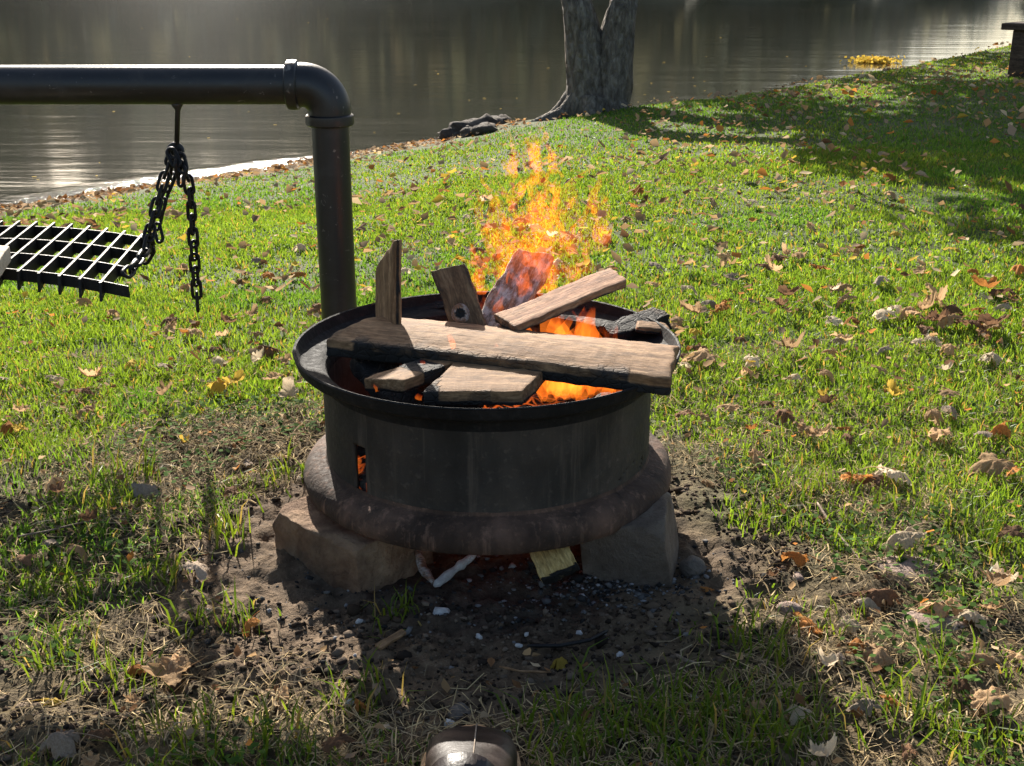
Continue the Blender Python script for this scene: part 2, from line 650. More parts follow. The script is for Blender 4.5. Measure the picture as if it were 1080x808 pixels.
M['wood_brown'] = mat_wood('scorched_brown_wood', (.085, .050, .027), (.19, .115, .062), (.30, .20, .11))
M['wood_red'] = mat_wood('reddish_split_wood', (.20, .09, .045), (.38, .20, .105), (.52, .32, .19))
M['wood_bark'] = mat_wood('burning_slab_wood', (.17, .085, .05), (.36, .20, .12), (.52, .35, .25), fuzz=.6, ashy=.95)
M['wood_pale'] = mat_wood('pale_clean_wood', (.50, .41, .29), (.66, .56, .42), (.74, .66, .52), fuzz=.1)
M['wood_sunlit_gold'] = mat_wood('sunlit_gold_fibreboard', (.34, .22, .07), (.52, .36, .13), (.66, .50, .22), fuzz=.5, ring=2.)  # gold tone stands in for sunlight falling on the offcut
M['wood_dark'] = mat_wood('weathered_brown_planks', (.05, .032, .022), (.10, .066, .045), (.15, .105, .075))
M['block_brown'] = mat_stone('sandstone_block', [(.12, .066, .038), (.25, .155, .092), (.40, .27, .165), (.055, .037, .027)], 11, .9)
M['block_grey'] = mat_stone('grey_stone_block', [(.105, .077, .056), (.17, .13, .098), (.25, .20, .155), (.065, .05, .039)], 10, .7)
M['stone_pink'] = mat_stone('pink_flat_stone', [(.24, .17, .135), (.36, .26, .21), (.46, .36, .30), (.22, .155, .12)], 18, .7)
M['stone_grey'] = mat_stone('grey_river_stone', [(.09, .075, .062), (.15, .128, .106), (.24, .205, .17), (.07, .06, .05)], 16, .6)
M['stone_dark'] = mat_stone('dark_bank_rock', [(.035, .029, .024), (.085, .07, .058), (.15, .125, .10), (.05, .038, .03)], 9, 1.)
M['ash_white'] = mat_stone('white_ash_chunk', [(.50, .48, .46), (.66, .65, .63), (.78, .77, .76), (.35, .33, .32)], 40, .6)
M['ember'] = mat_embers()
M['bark'] = mat_bark()
M['leather'] = mat_leather()
M['welt'] = mat_wood('tan_boot_welt', (.40, .22, .11), (.52, .31, .16), (.60, .38, .2), fuzz=.2)
M['stitch'] = mat_leaf('pale_leather_seam', (.30, .25, .20), (.22, .17, .13), .0)
M['flame'] = mat_flame('flame_glow', .13, 1.0, (1.0, .22, .018), (1.0, .085, .006), 17, .52)
M['plume'] = mat_flame('flame_plume_glow', .088, 1.0, (1.0, .17, .010), (1.0, .115, .006), 38, .55)
M['veil'] = mat_flame('flame_veil_glow', .045, 1.0, (1.0, .20, .010), (1.0, .12, .006), 20, .46)
LEAF = {
    'tan': mat_leaf('tan_dry_leaf', (.58, .40, .23), (.46, .28, .14), .4),
    'pale': mat_leaf('pale_dry_leaf', (.74, .61, .44), (.62, .48, .32), .4),
    'brown': mat_leaf('brown_dry_leaf', (.27, .15, .08), (.17, .095, .055), .35),
    'grey': mat_leaf('greyish_dry_leaf', (.44, .35, .27), (.33, .25, .18), .3),
    'orange': mat_leaf('orange_autumn_leaf', (.50, .23, .06), (.38, .14, .04), .35),
    'yellow': mat_leaf('yellow_autumn_leaf', (.58, .41, .07), (.46, .31, .06), .4),
}

# ------------------------------------------------------------------ ground sheet
def axis(segs):
    out = []
    for a, b, n in segs:
        out += list(np.linspace(a, b, n, endpoint=False))
    return np.array(out + [segs[-1][1]])


gx = axis([(-90, -12, 26), (-12, -3.5, 60), (-3.5, -1.15, 90), (-1.15, 1.1, 280), (1.1, 3.5, 90), (3.5, 12, 60), (12, 90, 26)])
gy = axis([(-8, .4, 20), (.4, .95, 20), (.95, 2.75, 230), (2.75, 5, 110), (5, 16, 180), (16, 36, 40), (36, 70, 60), (70, 140, 14)])
GX, GY = np.meshgrid(gx, gy)
gxf, gyf = GX.ravel(), GY.ravel()
gzf = gz(gxf, gyf)
nx_, ny_ = len(gx), len(gy)
idx = np.arange(nx_ * ny_).reshape(ny_, nx_)
GF = np.stack([idx[:-1, :-1].ravel(), idx[:-1, 1:].ravel(), idx[1:, 1:].ravel(), idx[1:, :-1].ravel()], 1)
dS = shore(gxf) - gyf
leftness = 1 - sstep(-.6, .4, gxf)
beach = (1 - sstep(.45, 1.05, dS + (fbm(gxf * 3, gyf * 3, 9) - .5) * .5)) * leftness + (1 - sstep(.2, .6, dS)) * (1 - leftness)
rr = np.hypot(gxf - PC.x, (gyf - PC.y + .06) * 1.0)
ashm = 1 - sstep(.20, .40, rr + (fbm(gxf * 9, gyf * 9, 15) - .5) * .2)
ground = np_mesh('ground', np.stack([gxf, gyf, gzf], 1), GF, M['ground'], smooth=True,
                 fattr={'bare': bare_mask(gxf, gyf), 'beach': np.clip(beach, 0, 1), 'ash': ashm * .85, 'hill': sstep(36, 40, gyf)})
tag(ground, kind='structure')

wx = axis([(-90, -10, 20), (-10, 1, 160), (1, 20, 60), (20, 90, 20)])
wy = axis([(2, 12, 160), (12, 42, 40)])
WX, WY = np.meshgrid(wx, wy)
widx = np.arange(WX.size).reshape(WX.shape)
WF = np.stack([widx[:-1, :-1].ravel(), widx[:-1, 1:].ravel(), widx[1:, 1:].ravel(), widx[1:, :-1].ravel()], 1)
water = np_mesh('river_water', np.stack([WX.ravel(), WY.ravel(), np.full(WX.size, ZW)], 1), WF, M['water'], smooth=True,
                fattr={'riffle': (1 - sstep(.18, .75, WY.ravel() - shore(WX.ravel()) + .5 * (fbm(WX.ravel() * 1.2, WY.ravel() * 2, 77, 3) - .5))) * (1 - sstep(-.6, .1, WX.ravel()))})
tag(water, kind='structure')

# ------------------------------------------------------------------ grass, straw, crumbs (stuff)
def wedge(n, y0, y1, margin=.35):
    """random ground points in the seen strip between y0 and y1, uniform in area"""
    out = []
    hw = 0.5 * W0 / FPX * 1.06
    while n > 0:
        k = int(n * 1.3) + 100
        y = np.sqrt(rng.uniform(y0 ** 2, y1 ** 2, k))
        x = rng.uniform(-1, 1, k) * (hw * (y * cp + (CAMZ + .1) * sp) + margin)
        out.append(np.stack([x, y], 1)[:n])
        n -= len(out[-1])
    return np.concatenate(out)


def in_pit(x, y, r=.335):
    return np.hypot(x - PC.x, y - PC.y) < r


def blocked(x, y):
    b = in_pit(x, y, .30)
    b |= (np.abs(x + .30) < .13) & (np.abs(y - 1.77) < .15)
    b |= (np.abs(x - .22) < .12) & (np.abs(y - 1.76) < .14)
    b |= (np.abs(x + .045) < .06) & (y < 1.22)
    return b


def blades(name, P, L, Wd, lean, colA, colB, mat, seed=0, z0=-.004, dirw=None):
    n = len(P)
    x, y = P[:, 0], P[:, 1]
    z = gz(x, y) + z0
    ph = rng.uniform(0, 2 * np.pi, n)
    ps = rng.uniform(0, 2 * np.pi, n)
    if dirw is not None: ps = rng.normal(dirw, 1.1, n)
    fx, fy = np.cos(ph) * Wd / 2, np.sin(ph) * Wd / 2
    lx, ly = np.cos(ps) * lean, np.sin(ps) * lean
    base = np.stack([x, y, z], 1)
    side = np.stack([fx, fy, np.zeros(n)], 1)
    up1 = np.stack([lx * .30, ly * .30, np.sqrt(np.clip(1 - (lean * .5) ** 2, .05, 1)) * .55], 1) * L[:, None]
    up2 = np.stack([lx * .95, ly * .95, np.sqrt(np.clip(1 - lean ** 2, .02, 1)) * .98], 1) * L[:, None]
    V = np.stack([base - side, base + side, base + up1 - side * .8, base + up1 + side * .8, base + up2], 1).reshape(-1, 3)
    o = np.arange(n)[:, None] * 5
    F = np.concatenate([o + np.array([[0, 1, 3]]), o + np.array([[0, 3, 2]]), o + np.array([[2, 3, 4]])], 1).reshape(-1, 3)
    t = np.clip(rng.normal(.5, .28, n), 0, 1)[:, None]
    c = np.array(colA)[None] * (1 - t) + np.array(colB)[None] * t
    dry = rng.random(n) < .07
    c[dry] = np.array([.30, .22, .09]) * rng.uniform(.7, 1.2, (dry.sum(), 1))
    C = np.repeat(c, 5, 0)
    return V, F, C


def lawn_density(x, y):
    b = bare_mask(x, y)
    d = 1 - sstep(.12, .62, b)
    patch = fbm(x * 4.2, y * 4.2, 44, 3)
    d = np.maximum(d, (.55 + .3 * (x < -.25)) * sstep(.49, .62, patch) * (b < .98))
    r = np.hypot(x - PC.x, (y - PC.y + .12) / 1.12)
    d *= sstep(.36, .58, r + (patch - .5) * .35)
    dS = shore(x) - y
    left = 1 - sstep(.1, .6, x)
    edge = .85 * left + .12
    d *= sstep(edge, edge + .45, dS + (fbm(x * 3, y * 3, 9) - .5) * .5)
    d *= .55 + .45 * sstep(.30, .5, fbm(x * 3.1, y * 3.1, 52, 3))
    return d


Vs, Fs, Cs = [], [], []
off = 0
for (n, y0, y1, l0, l1, w0, w1) in ((80000, .95, 2.3, .022, .060, .0016, .0038), (110000, 2.3, 3.6, .022, .052, .0024, .0045),
                                    (140000, 3.6, 6.0, .020, .046, .0035, .007), (260000, 6.0, 14.5, .020, .040, .005, .010)):
    P = wedge(n, y0, y1, .3)
    d = lawn_density(P[:, 0], P[:, 1])
    keep = (rng.random(len(P)) < d) & ~blocked(P[:, 0], P[:, 1])
    P = P[keep]
    k = len(P)
    pn = fbm(P[:, 0] * 2.3, P[:, 1] * 2.3, 61, 3)
    L = rng.uniform(l0, l1, k) * (.40 + .54 * pn) * (1 - .28 * bare_mask(P[:, 0], P[:, 1]))
    Wd = rng.uniform(w0, w1, k)
    V, F, C = blades('g', P, L, Wd, rng.uniform(.15, .85, k), (.060, .138, .018), (.190, .305, .045), None)
    hue = np.repeat(fbm(P[:, 0] * .8, P[:, 1] * .8, 71, 3), 5)[:, None]
    C = C * (.75 + .5 * hue) * np.where(hue > .5, np.array([[1.12, 1.0, .9]]), np.array([[.92, 1.0, 1.0]]))
    Vs.append(V); Fs.append(F + off); Cs.append(C)
    off += len(V)
# a few taller tufts in the trodden ground
TUFTS = [(125, 505, 1), (250, 560, .9), (110, 540, .8), (300, 500, .6), (55, 620, .8), (170, 610, .7), (60, 690, .7), (850, 520, .9), (800, 545, .6),
         (900, 560, .6), (1010, 560, .8), (960, 540, .8), (800, 690, .9), (750, 760, 1.1), (690, 780, 1.1), (840, 770, .9), (640, 760, 1.), (760, 790, 1.1),
         (960, 760, 1.), (1030, 790, .9), (600, 790, .9), (300, 790, .8), (200, 780, .8), (420, 650, .4), (380, 740, .6), (1040, 580, .8), (330, 560, .4), (990, 700, .5), (870, 660, .4), (130, 720, .6), (230, 660, .6)]
pp, ll = [], []
for (px, py, s) in TUFTS:
    c = at_z(px, py, 0)
    k = int(95 * s)
    q = rng.normal(0, .030 * s + .012, (k, 2)) + np.array([[c.x, c.y]])
    pp.append(q)
    ll.append(rng.uniform(.03, .085, k) * (.6 + .4 * s))
P = np.concatenate(pp); L = np.concatenate(ll)
kk = ~blocked(P[:, 0], P[:, 1])
P, L = P[kk], L[kk]
V, F, C = blades('g', P, L, rng.uniform(.002, .0042, len(P)), rng.uniform(.25, .9, len(P)), (.06, .12, .014), (.15, .20, .022), None)
Vs.append(V); Fs.append(F + off); Cs.append(C)
grass = np_mesh('grass', np.concatenate(Vs), np.concatenate(Fs), M['grass'], np.concatenate(Cs))
tag(grass, 'green lawn grass, lush behind the fire ring and patchy in front', 'grass', kind='stuff')

# broad-leaved weeds, little flat ovals in clusters
wp = wedge(22000, .95, 2.5, .2)
wd = (fbm(wp[:, 0] * 3.4, wp[:, 1] * 3.4, 81, 3) > np.where(wp[:, 0] > .2, .545, .49)) & ~blocked(wp[:, 0], wp[:, 1]) & (rng.random(len(wp)) < .9)
wd &= (np.hypot(wp[:, 0] - PC.x, wp[:, 1] - PC.y + .15) > .52)
wp = wp[wd]
n = len(wp)
ang = rng.uniform(0, 6.283, n); sz = rng.uniform(.003, .0075, n)
zz = gz(wp[:, 0], wp[:, 1]) + rng.uniform(.004, .03, n)
ctr = np.stack([wp[:, 0], wp[:, 1], zz], 1)
tx = np.stack([np.cos(ang), np.sin(ang), rng.uniform(-.5, .5, n)], 1) * sz[:, None]
ty = np.stack([-np.sin(ang), np.cos(ang), rng.uniform(-.4, .4, n)], 1) * sz[:, None] * .6
V = np.stack([ctr - tx, ctr - tx * .3 - ty, ctr + tx * .5 - ty * .9, ctr + tx, ctr + tx * .5 + ty * .9, ctr - tx * .3 + ty], 1).reshape(-1, 3)
o = np.arange(n)[:, None] * 6
F = np.concatenate([o + np.array([[0, 1, 2]]), o + np.array([[0, 2, 3]]), o + np.array([[0, 3, 4]]), o + np.array([[0, 4, 5]])], 1).reshape(-1, 3)
C = np.repeat(np.array([[.05, .095, .018]]) * rng.uniform(.6, 1.8, (n, 1)), 6, 0)
tag(np_mesh('ground_weeds', V, F, M['weed'], C), 'small round-leaved weeds creeping over the trodden earth', 'weeds', kind='stuff')

# straw / thatch
def strands(P, L, Wd, cols, lift=.012):
    n = len(P)
    a = rng.uniform(0, 6.283, n)
    bend = rng.normal(0, .5, n)
    pts = []
    for s, da in ((-.5, -1), (0, 0), (.5, 1)):
        aa = a + bend * da * .5
        xx = P[:, 0] + np.cos(aa) * L * s
        yy = P[:, 1] + np.sin(aa) * L * s
        hz = gz(xx, yy) + rng.uniform(.0, lift, n) + .0015
        pts.append((xx, yy, hz, aa))
    V = []
    for (xx, yy, hz, aa), wf in zip(pts, (.6, 1, .4)):
        sx, sy = -np.sin(aa) * Wd * wf / 2, np.cos(aa) * Wd * wf / 2
        V.append(np.stack([xx - sx, yy - sy, hz], 1))
        V.append(np.stack([xx + sx, yy + sy, hz + Wd * .3], 1))
    V = np.stack(V, 1).reshape(-1, 3)
    o = np.arange(n)[:, None] * 6
    F = np.concatenate([o + np.array([[0, 1, 3, 2]]), o + np.array([[2, 3, 5, 4]])], 1).reshape(-1, 4)
    c = np.array(cols)[rng.integers(0, len(cols), n)] * rng.uniform(.65, 1.3, (n, 1))
    return V, F, np.repeat(c, 6, 0)


P = wedge(95000, .95, 2.9, .2)
b = bare_mask(P[:, 0], P[:, 1])
r = np.hypot(P[:, 0] - PC.x, P[:, 1] - PC.y + .1)
pr = (.25 + .75 * sstep(.15, .6, b)) * sstep(.38, .62, r) * (.25 + .9 * sstep(.4, .62, fbm(P[:, 0] * 3, P[:, 1] * 3, 91, 3)))
keep = (rng.random(len(P)) < pr) & ~blocked(P[:, 0], P[:, 1])
P = P[keep]
V, F, C = strands(P, rng.uniform(.012, .055, len(P)), rng.uniform(.0008, .0022, len(P)),
                  [(.44, .32, .16), (.52, .40, .21), (.32, .23, .12), (.36, .27, .16), (.20, .15, .09)], .014)
tag(np_mesh('dry_straw', V, F, M['straw'], C), 'dry straw and dead grass lying on the trodden earth', 'straw', kind='stuff')

# crumbs of earth, char and ash
def icos(sub=1):
    bm = bmesh.new()
    bmesh.ops.create_icosphere(bm, subdivisions=sub, radius=1)
    bm.verts.ensure_lookup_table()
    V = np.array([v.co[:] for v in bm.verts]); F = np.array([[v.index for v in f.verts] for f in bm.faces])
    bm.free()
    return V, F


def crumbs(name, P, S, cols, label, cat, sink=.2, flat=.65):
    bv, bf = icos(1)
    n = len(P)
    k = len(bv)
    rot = rng.uniform(0, 6.283, n)
    sc = S[:, None] * rng.uniform(.6, 1.3, (n, 3)) * np.array([[1, 1, flat]])
    jit = 1 + rng.uniform(-.45, .40, (n, k, 1))
    v = bv[None] * jit * sc[:, None]
    ca, sa = np.cos(rot)[:, None], np.sin(rot)[:, None]
    vx = v[..., 0] * ca - v[..., 1] * sa
    vy = v[..., 0] * sa + v[..., 1] * ca
    z = gz(P[:, 0], P[:, 1]) + S * flat * (.5 - sink)
    V = np.stack([vx + P[:, :1], vy + P[:, 1:2], v[..., 2] + z[:, None]], -1).reshape(-1, 3)
    F = (bf[None] + (np.arange(n) * k)[:, None, None]).reshape(-1, 3)
    c = np.array(cols)[rng.integers(0, len(cols), n)] * rng.uniform(.6, 1.35, (n, 1))
    return tag(np_mesh(name, V, F, M['clod'], np.repeat(c, k, 0)), label, cat, kind='stuff')


P = wedge(48000, .95, 2.5, .2)
b = bare_mask(P[:, 0], P[:, 1])
keep = (rng.random(len(P)) < sstep(.3, .9, b) * (.2 + sstep(.42, .6, fbm(P[:, 0] * 5, P[:, 1] * 5, 95, 3)))) & ~blocked(P[:, 0], P[:, 1])
P = P[keep]
crumbs('earth_crumbs', P, rng.gamma(1.6, .0013, len(P)) + .0008, [(.055, .038, .026), (.085, .060, .040), (.030, .022, .017), (.12, .09, .065)],
       'crumbs of dark earth scattered round the fire ring', 'earth crumbs')
# ash and charcoal spilled under and before the wheel
c0 = at_z(640, 612, 0)
P = np.concatenate([rng.normal(0, 1, (1200, 2)) * np.array([[.075, .035]]) + np.array([[c0.x, c0.y]]),
                    rng.normal(0, 1, (900, 2)) * np.array([[.22, .10]]) + np.array([[PC.x, 1.66]])])
crumbs('ash_debris', P, rng.gamma(1.4, .0012, len(P)) + .0005, [(.03, .028, .027), (.06, .057, .055), (.12, .115, .11), (.02, .019, .018), (.12, .115, .11), (.04, .038, .036), (.24, .23, .225)],
       'grey ash and bits of charcoal spilled under the steel ring', 'ash')

# ------------------------------------------------------------------ the steel wheel
pit = empty('fire_ring', (PC.x, PC.y, 0), 'black steel truck wheel used as a fire ring, standing on stone blocks', 'fire ring')
NA = 288
ZB = 0.080                     # underside of the wheel
# barrel: rows of a cylinder with a hand hole and rust holes left open
zs = [ZR - .036 - (ZR - .036 - (ZB + .040)) * i / 40 for i in range(41)]
prof = [(.2665 + .0012 * .25 * math.sin(i * .5), z) for i, z in enumerate(zs)]


def ang_of(px, py):
    """angle on the near side of the barrel seen at pixel column px"""
    best = None
    for j in range(NA):
        a = 2 * math.pi * j / NA
        if math.sin(a) > .1: continue
        X, Y = PC.x + .2665 * math.cos(a), PC.y + .2665 * math.sin(a)
        for i, z in enumerate(zs):
            u, v = proj(X, Y, z)
            d = (u - px) ** 2 + (v - py) ** 2
            if best is None or d < best[0]: best = (d, i, j)
    return best[1], best[2]


hole = set()
i0, j0 = ang_of(380, 470)
i1, _ = ang_of(380, 519)
for i in range(i0, i1):
    for j in range(j0 - 3, j0 + 2): hole.add((i, j))
for (px, py, k) in ((676, 488, 3), (674, 492, 2), (657, 498, 1), (653, 505, 1), (660, 494, 1), (668, 486, 1)):
    i, j = ang_of(px, py)
    for q in range(k): hole.add((i - q, j + (q % 2)))
bm = bmesh.new()
lathe(bm, prof, NA, lambda i, j: (i, j) in hole)
barrel = bm_obj('barrel', bm, M['steel'], pit)
md = barrel.modifiers.new('thick', 'SOLIDIFY'); md.thickness = .007; md.offset = -1
# hand-hole flap bent inwards
bm = bmesh.new()
up = [(.3100, ZR - .003), (.3115, ZR - .001), (.3095, ZR + .001), (.3065, ZR), (.3045, ZR - .005), (.3025, ZR - .011), (.3000, ZR - .016), (.2950, ZR - .019),
      (.2800, ZR - .0215), (.2680, ZR - .024), (.2615, ZR - .028), (.2585, ZR - .036), (.2580, ZR - .050), (.2668, ZR - .0515), (.2682, ZR - .040), (.2720, ZR - .033), (.2860, ZR - .0285), (.2990, ZR - .0245), (.3060, ZR - .0185), (.3090, ZR - .010), (.3100, ZR - .003)]
lathe(bm, up, 192)
bmesh.ops.remove_doubles(bm, verts=bm.verts[:], dist=1e-5)
bm_obj('upper_flange', bm, M['steel_lip'], pit, True, 24)
bm = bmesh.new()
lo = [(.2668, ZB + .052), (.2690, ZB + .0465), (.2780, ZB + .0440), (.2890, ZB + .0410), (.2970, ZB + .0350), (.3030, ZB + .0255), (.3052, ZB + .015), (.3045, ZB + .006), (.3010, ZB + .0005),
      (.2930, ZB - .001), (.2860, ZB + .003), (.2840, ZB + .02), (.276, ZB + .032), (.262, ZB + .036), (.2575, ZB + .046), (.2668, ZB + .052)]


def rough_ring(bm, amp):
    for v in bm.verts:
        p = v.co
        v.co = p + Vector((p.x, p.y, 0)).normalized() * amp * (mn.noise(p * 14) + .6 * mn.noise(p * 40))


lathe(bm, lo, 224)
bmesh.ops.remove_doubles(bm, verts=bm.verts[:], dist=1e-5)
rough_ring(bm, .0018)
bm_obj('lower_flange', bm, M['steel_rust'], pit, True, 38)
# hand-hole flap: torn tongue of steel folded into the barrel
a = 2 * math.pi * (j0 + 2) / NA
bm = bmesh.new()
cz = (zs[i0] + zs[i1]) / 2
hh = abs(zs[i0] - zs[i1]) / 2
rbox(bm, .0016, .014, hh * .95, .0008, 2, 3, 6)
flap = bm_obj('vent_flap', bm, M['steel_lip'], pit)
flap.location = (.252 * math.cos(a + .03), .252 * math.sin(a + .03), cz)
flap.rotation_euler = (0, 0, a + 1.9)
# dirt caught on the foot of the ring, and bed of ash inside
bm = bmesh.new()
bmesh.ops.create_grid(bm, x_segments=70, y_segments=70, size=.2585)
for v in bm.verts[:]:
    r_ = v.co.xy.length
    if r_ > .2575:
        v.co.xy = v.co.xy.normalized() * .2575
    v.co.z = .018 * mn.fractal(Vector((v.co.x * 9, v.co.y * 9, 1)), 1, 2, 4) + .03 * (1 - (r_ / .26) ** 2)
bed = bm_obj('ember_bed', bm, M['ember'], None)
bed.location = (PC.x, PC.y, .135)
tag(bed, 'bed of grey ash and glowing embers inside the steel ring', 'embers')


# ------------------------------------------------------------------ stone blocks carrying the wheel
def rough_block(name, hx, hy, hz, loc, rot, mat, label, cat, seed=0, amp=.008, r=.008, n=14, group=None, shear=None):
    bm = bmesh.new()
    rs = random.Random(int(seed * 7 + 3))
    cuts = []
    for _ in range(12):
        cn = Vector((rs.choice((-1, 1)) * rs.uniform(.05, 1), rs.choice((-1, 1)) * rs.uniform(.05, 1), rs.uniform(.5, 1.1))).normalized()
        sup = abs(cn.x) * hx + abs(cn.y) * hy + abs(cn.z) * hz
        cuts.append((cn, sup * rs.uniform(.86, .97)))

    def fn(p):
        q = p + Vector((seed * 3.1, 0, 0))
        d = Vector((mn.noise(q * 12), mn.noise(q * 12 + Vector((9, 0, 0))), mn.noise(q * 12 + Vector((0, 9, 0))))) * amp
        d += Vector((mn.noise(q * 45), mn.noise(q * 45 + Vector((5, 0, 0))), mn.noise(q * 45 + Vector((0, 5, 0))))) * amp * .35
        p = p + d
        for (cn, cd) in cuts:
            e = p.dot(cn) - cd
            if e > 0: p = p - cn * (e * .93)
        if shear: p = Vector((p.x + shear[0] * p.z, p.y + shear[1] * p.z, p.z * (1 + shear[2] * p.x)))
        return p
    rbox(bm, hx, hy, hz, r, n, n, max(5, n // 2), fn)
    o = bm_obj(name, bm, mat, None, True, 32)
    o.location = loc
    o.rotation_euler = rot
    return tag(o, label, cat, group)


rough_block('stone_block', .112, .072, .042, (-.258, 1.768, .026), (R(1), R(-2), R(-45)), M['block_brown'],
            'rough reddish brown stone block under the left side of the steel ring', 'stone block', 1, .0075, .002, 40)
rough_block('stone_block', .066, .072, .052, (.185, 1.748, .036), (R(0), R(-9), R(-12)), M['block_grey'],
            'squared grey stone block under the right side of the steel ring', 'stone block', 2, .004, .003, 26)
rough_block('stone_block', .10, .07, .052, (PC.x - .05, PC.y + .24, .034), (0, 0, R(8)), M['block_grey'],
            'stone block under the far side of the steel ring', 'stone block', 3, .007)


# ------------------------------------------------------------------ boards
def board(name, A, B, nrm, Wd, T, mat, label, cat='firewood', char=None, skewA=0, skewB=0, seed=0, amp=.0022, nx=26, ny=8, taper=0, r=.0025, cup=0, group='boards burning in the fire ring', fn2=None):
    Mx, L = frame_mat(A, B, nrm)
    bm = bmesh.new()
    hx, hy, hz = L / 2, Wd / 2, T / 2

    def fn(p):
        u = p.x / hx
        q = p + Vector((seed * 1.7, seed * .9, 0))
        p2 = Vector(p)
        s = skewA * max(0, -u) + skewB * max(0, u)
        p2.x += s * p.y
        p2.y *= 1 + taper * u
        p2.z += cup * (p.y / hy) ** 2 * hz
        p2.y += amp * (1.6 * mn.noise(Vector((p.x * 9 + seed, 3, math.copysign(1, p.y)))) + 1.2 * mn.noise(q * 45))
        p2.z += amp * (.8 * mn.noise(Vector((p.x * 7 + seed * 2, p.y * 20, 1))) + .5 * mn.noise(q * 80))
        p2.x += amp * mn.noise(q * 60) * abs(u) ** 6 * 2
        return fn2(p2, u) if fn2 else p2
    rbox(bm, hx, hy, hz, r, nx, ny, 3, fn)
    o = bm_obj(name, bm, mat, None, True, 40)
    o.matrix_world = Mx
    me = o.data
    at = me.attributes.new('char', 'FLOAT', 'POINT')
    vals = []
    for v in me.vertices:
        u, w, h = v.co.x / hx, v.co.y / hy, v.co.z / hz
        vals.append(char(u, w, h) if char else 0.0)
    at.data.foreach_set('value', vals)
    return tag(o, label, cat, group)


def under(u, w, h):        # charred from below and along the low edges
    return (.95 if h < -.2 else 0) + max(0, abs(w) - .86) * 2.0


# main plank lying across the ring
A = at_z(377, 347.5, ZR + .016); B = at_z(711, 384, ZR + .016)
board('plank', A, B, (.02, -.03, 1), .146, .028, M['wood_tan'], 'long rough tan plank lying across the top of the steel ring', char=lambda u, w, h: (.95 if h < -.75 else 0) + max(0, -w - .62) * 1.5 * (u > -.9) * (u < .8) + .25 * max(0, .15 - u) * (w < 0),
      skewA=.30, skewB=-.14, seed=1, nx=90, ny=24, amp=.0024, cup=-.75, r=.004)
# upright board at the back left
A = Vector((-.205, 1.90, .14)); B = at_y(409.5, 268, 1.985)
board('upright_board', A, B, (-.86, -.26, .36), .108, .014, M['wood_tan'], 'tan board standing upright at the back left of the fire', char=lambda u, w, h: .9 * (u < -.25) + .8 * (abs(h) < .5), skewB=-.38, seed=2)  # thin edges are blackened to carry their shade; the low end is burnt
# board with burning knot
A = at_y(505, 372, 1.93); B = at_y(473.5, 283, 2.02)
board('knotty_board', A, B, (-.10, -.85, .42), .057, .022, M['wood_brown'], 'short dark brown board with a glowing knot, leaning at the back', char=lambda u, w, h: .12 + .5 * (u < -.6) + .3 * (abs(w) > .9), skewB=.16, seed=3)
kb = bpy.data.objects['knotty_board']
bm = bmesh.new()
bmesh.ops.create_icosphere(bm, subdivisions=4, radius=1)
for v in bm.verts:
    q = v.co.copy()
    rad_ = q.xy.length
    v.co = Vector((q.x * .0175, q.y * .015, q.z * .0032))
    v.co.z += .0022 * math.exp(-((rad_ - .82) / .14) ** 2) - .003 * math.exp(-(rad_ / .4) ** 2)
    v.co += Vector((mn.noise(q * 3), mn.noise(q * 3 + Vector((4, 0, 0))), mn.noise(q * 5))) * .0014
knot = bm_obj('knot', bm, M['wood_bark'], kb)
ka = knot.data.attributes.new('char', 'FLOAT', 'POINT')
ka.data.foreach_set('value', [.85 if v.co.xy.length < .0085 else .25 for v in knot.data.vertices])
knot.location = (-.008, .006, .0115)
knot['label'] = 'burning knot with an ashy rim'
# bark slab behind
A = at_y(521, 348, 1.955); B = at_y(563, 270, 2.09)
board('bark_slab', A, B, (-.05, -.62, .78), .066, .026, M['wood_bark'], 'reddish bark slab with white ash, leaning in the tall flames', char=lambda u, w, h: .02 + .5 * (u < -.75), skewB=-.18, seed=4, amp=.005, taper=-.05)
# long board pointing up to the right
A = at_y(532, 342, 1.90); B = at_y(652, 291.5, 2.03)
board('slanted_board', A, B, (.0, -.10, 1), .062, .014, M['wood_red'], 'reddish tan board slanting up and out over the back right rim', char=lambda u, w, h: .5 * (u < -.92) + .6 * (h < -.5), skewB=.25, seed=5)
# small board front left
A = at_z(405, 407, .304); B = at_z(480, 379, .306)
board('charred_board', A, B, (.0, .02, 1), .056, .020, M['wood_tan'], 'half charred narrow board with a pale end, front left in the ring', char=lambda u, w, h: (.8 if -.30 < u < .30 else 0) + (.95 if h < -.5 else 0) + .9 * (u > .86), seed=6, skewA=-.5)
# broad board front centre
A = at_z(463, 404, .303); B = at_z(568, 403, .305)
board('broad_board', A, B, (.0, -.02, 1), .128, .022, M['wood_tan'], 'broad tan board end at the front, resting inside the near rim', char=lambda u, w, h: (.95 if h < -.4 else 0) + .45 * (w < -.75) * (u < .1) + .8 * (u < -.94), seed=7, skewA=.30, skewB=.36, amp=.0016)
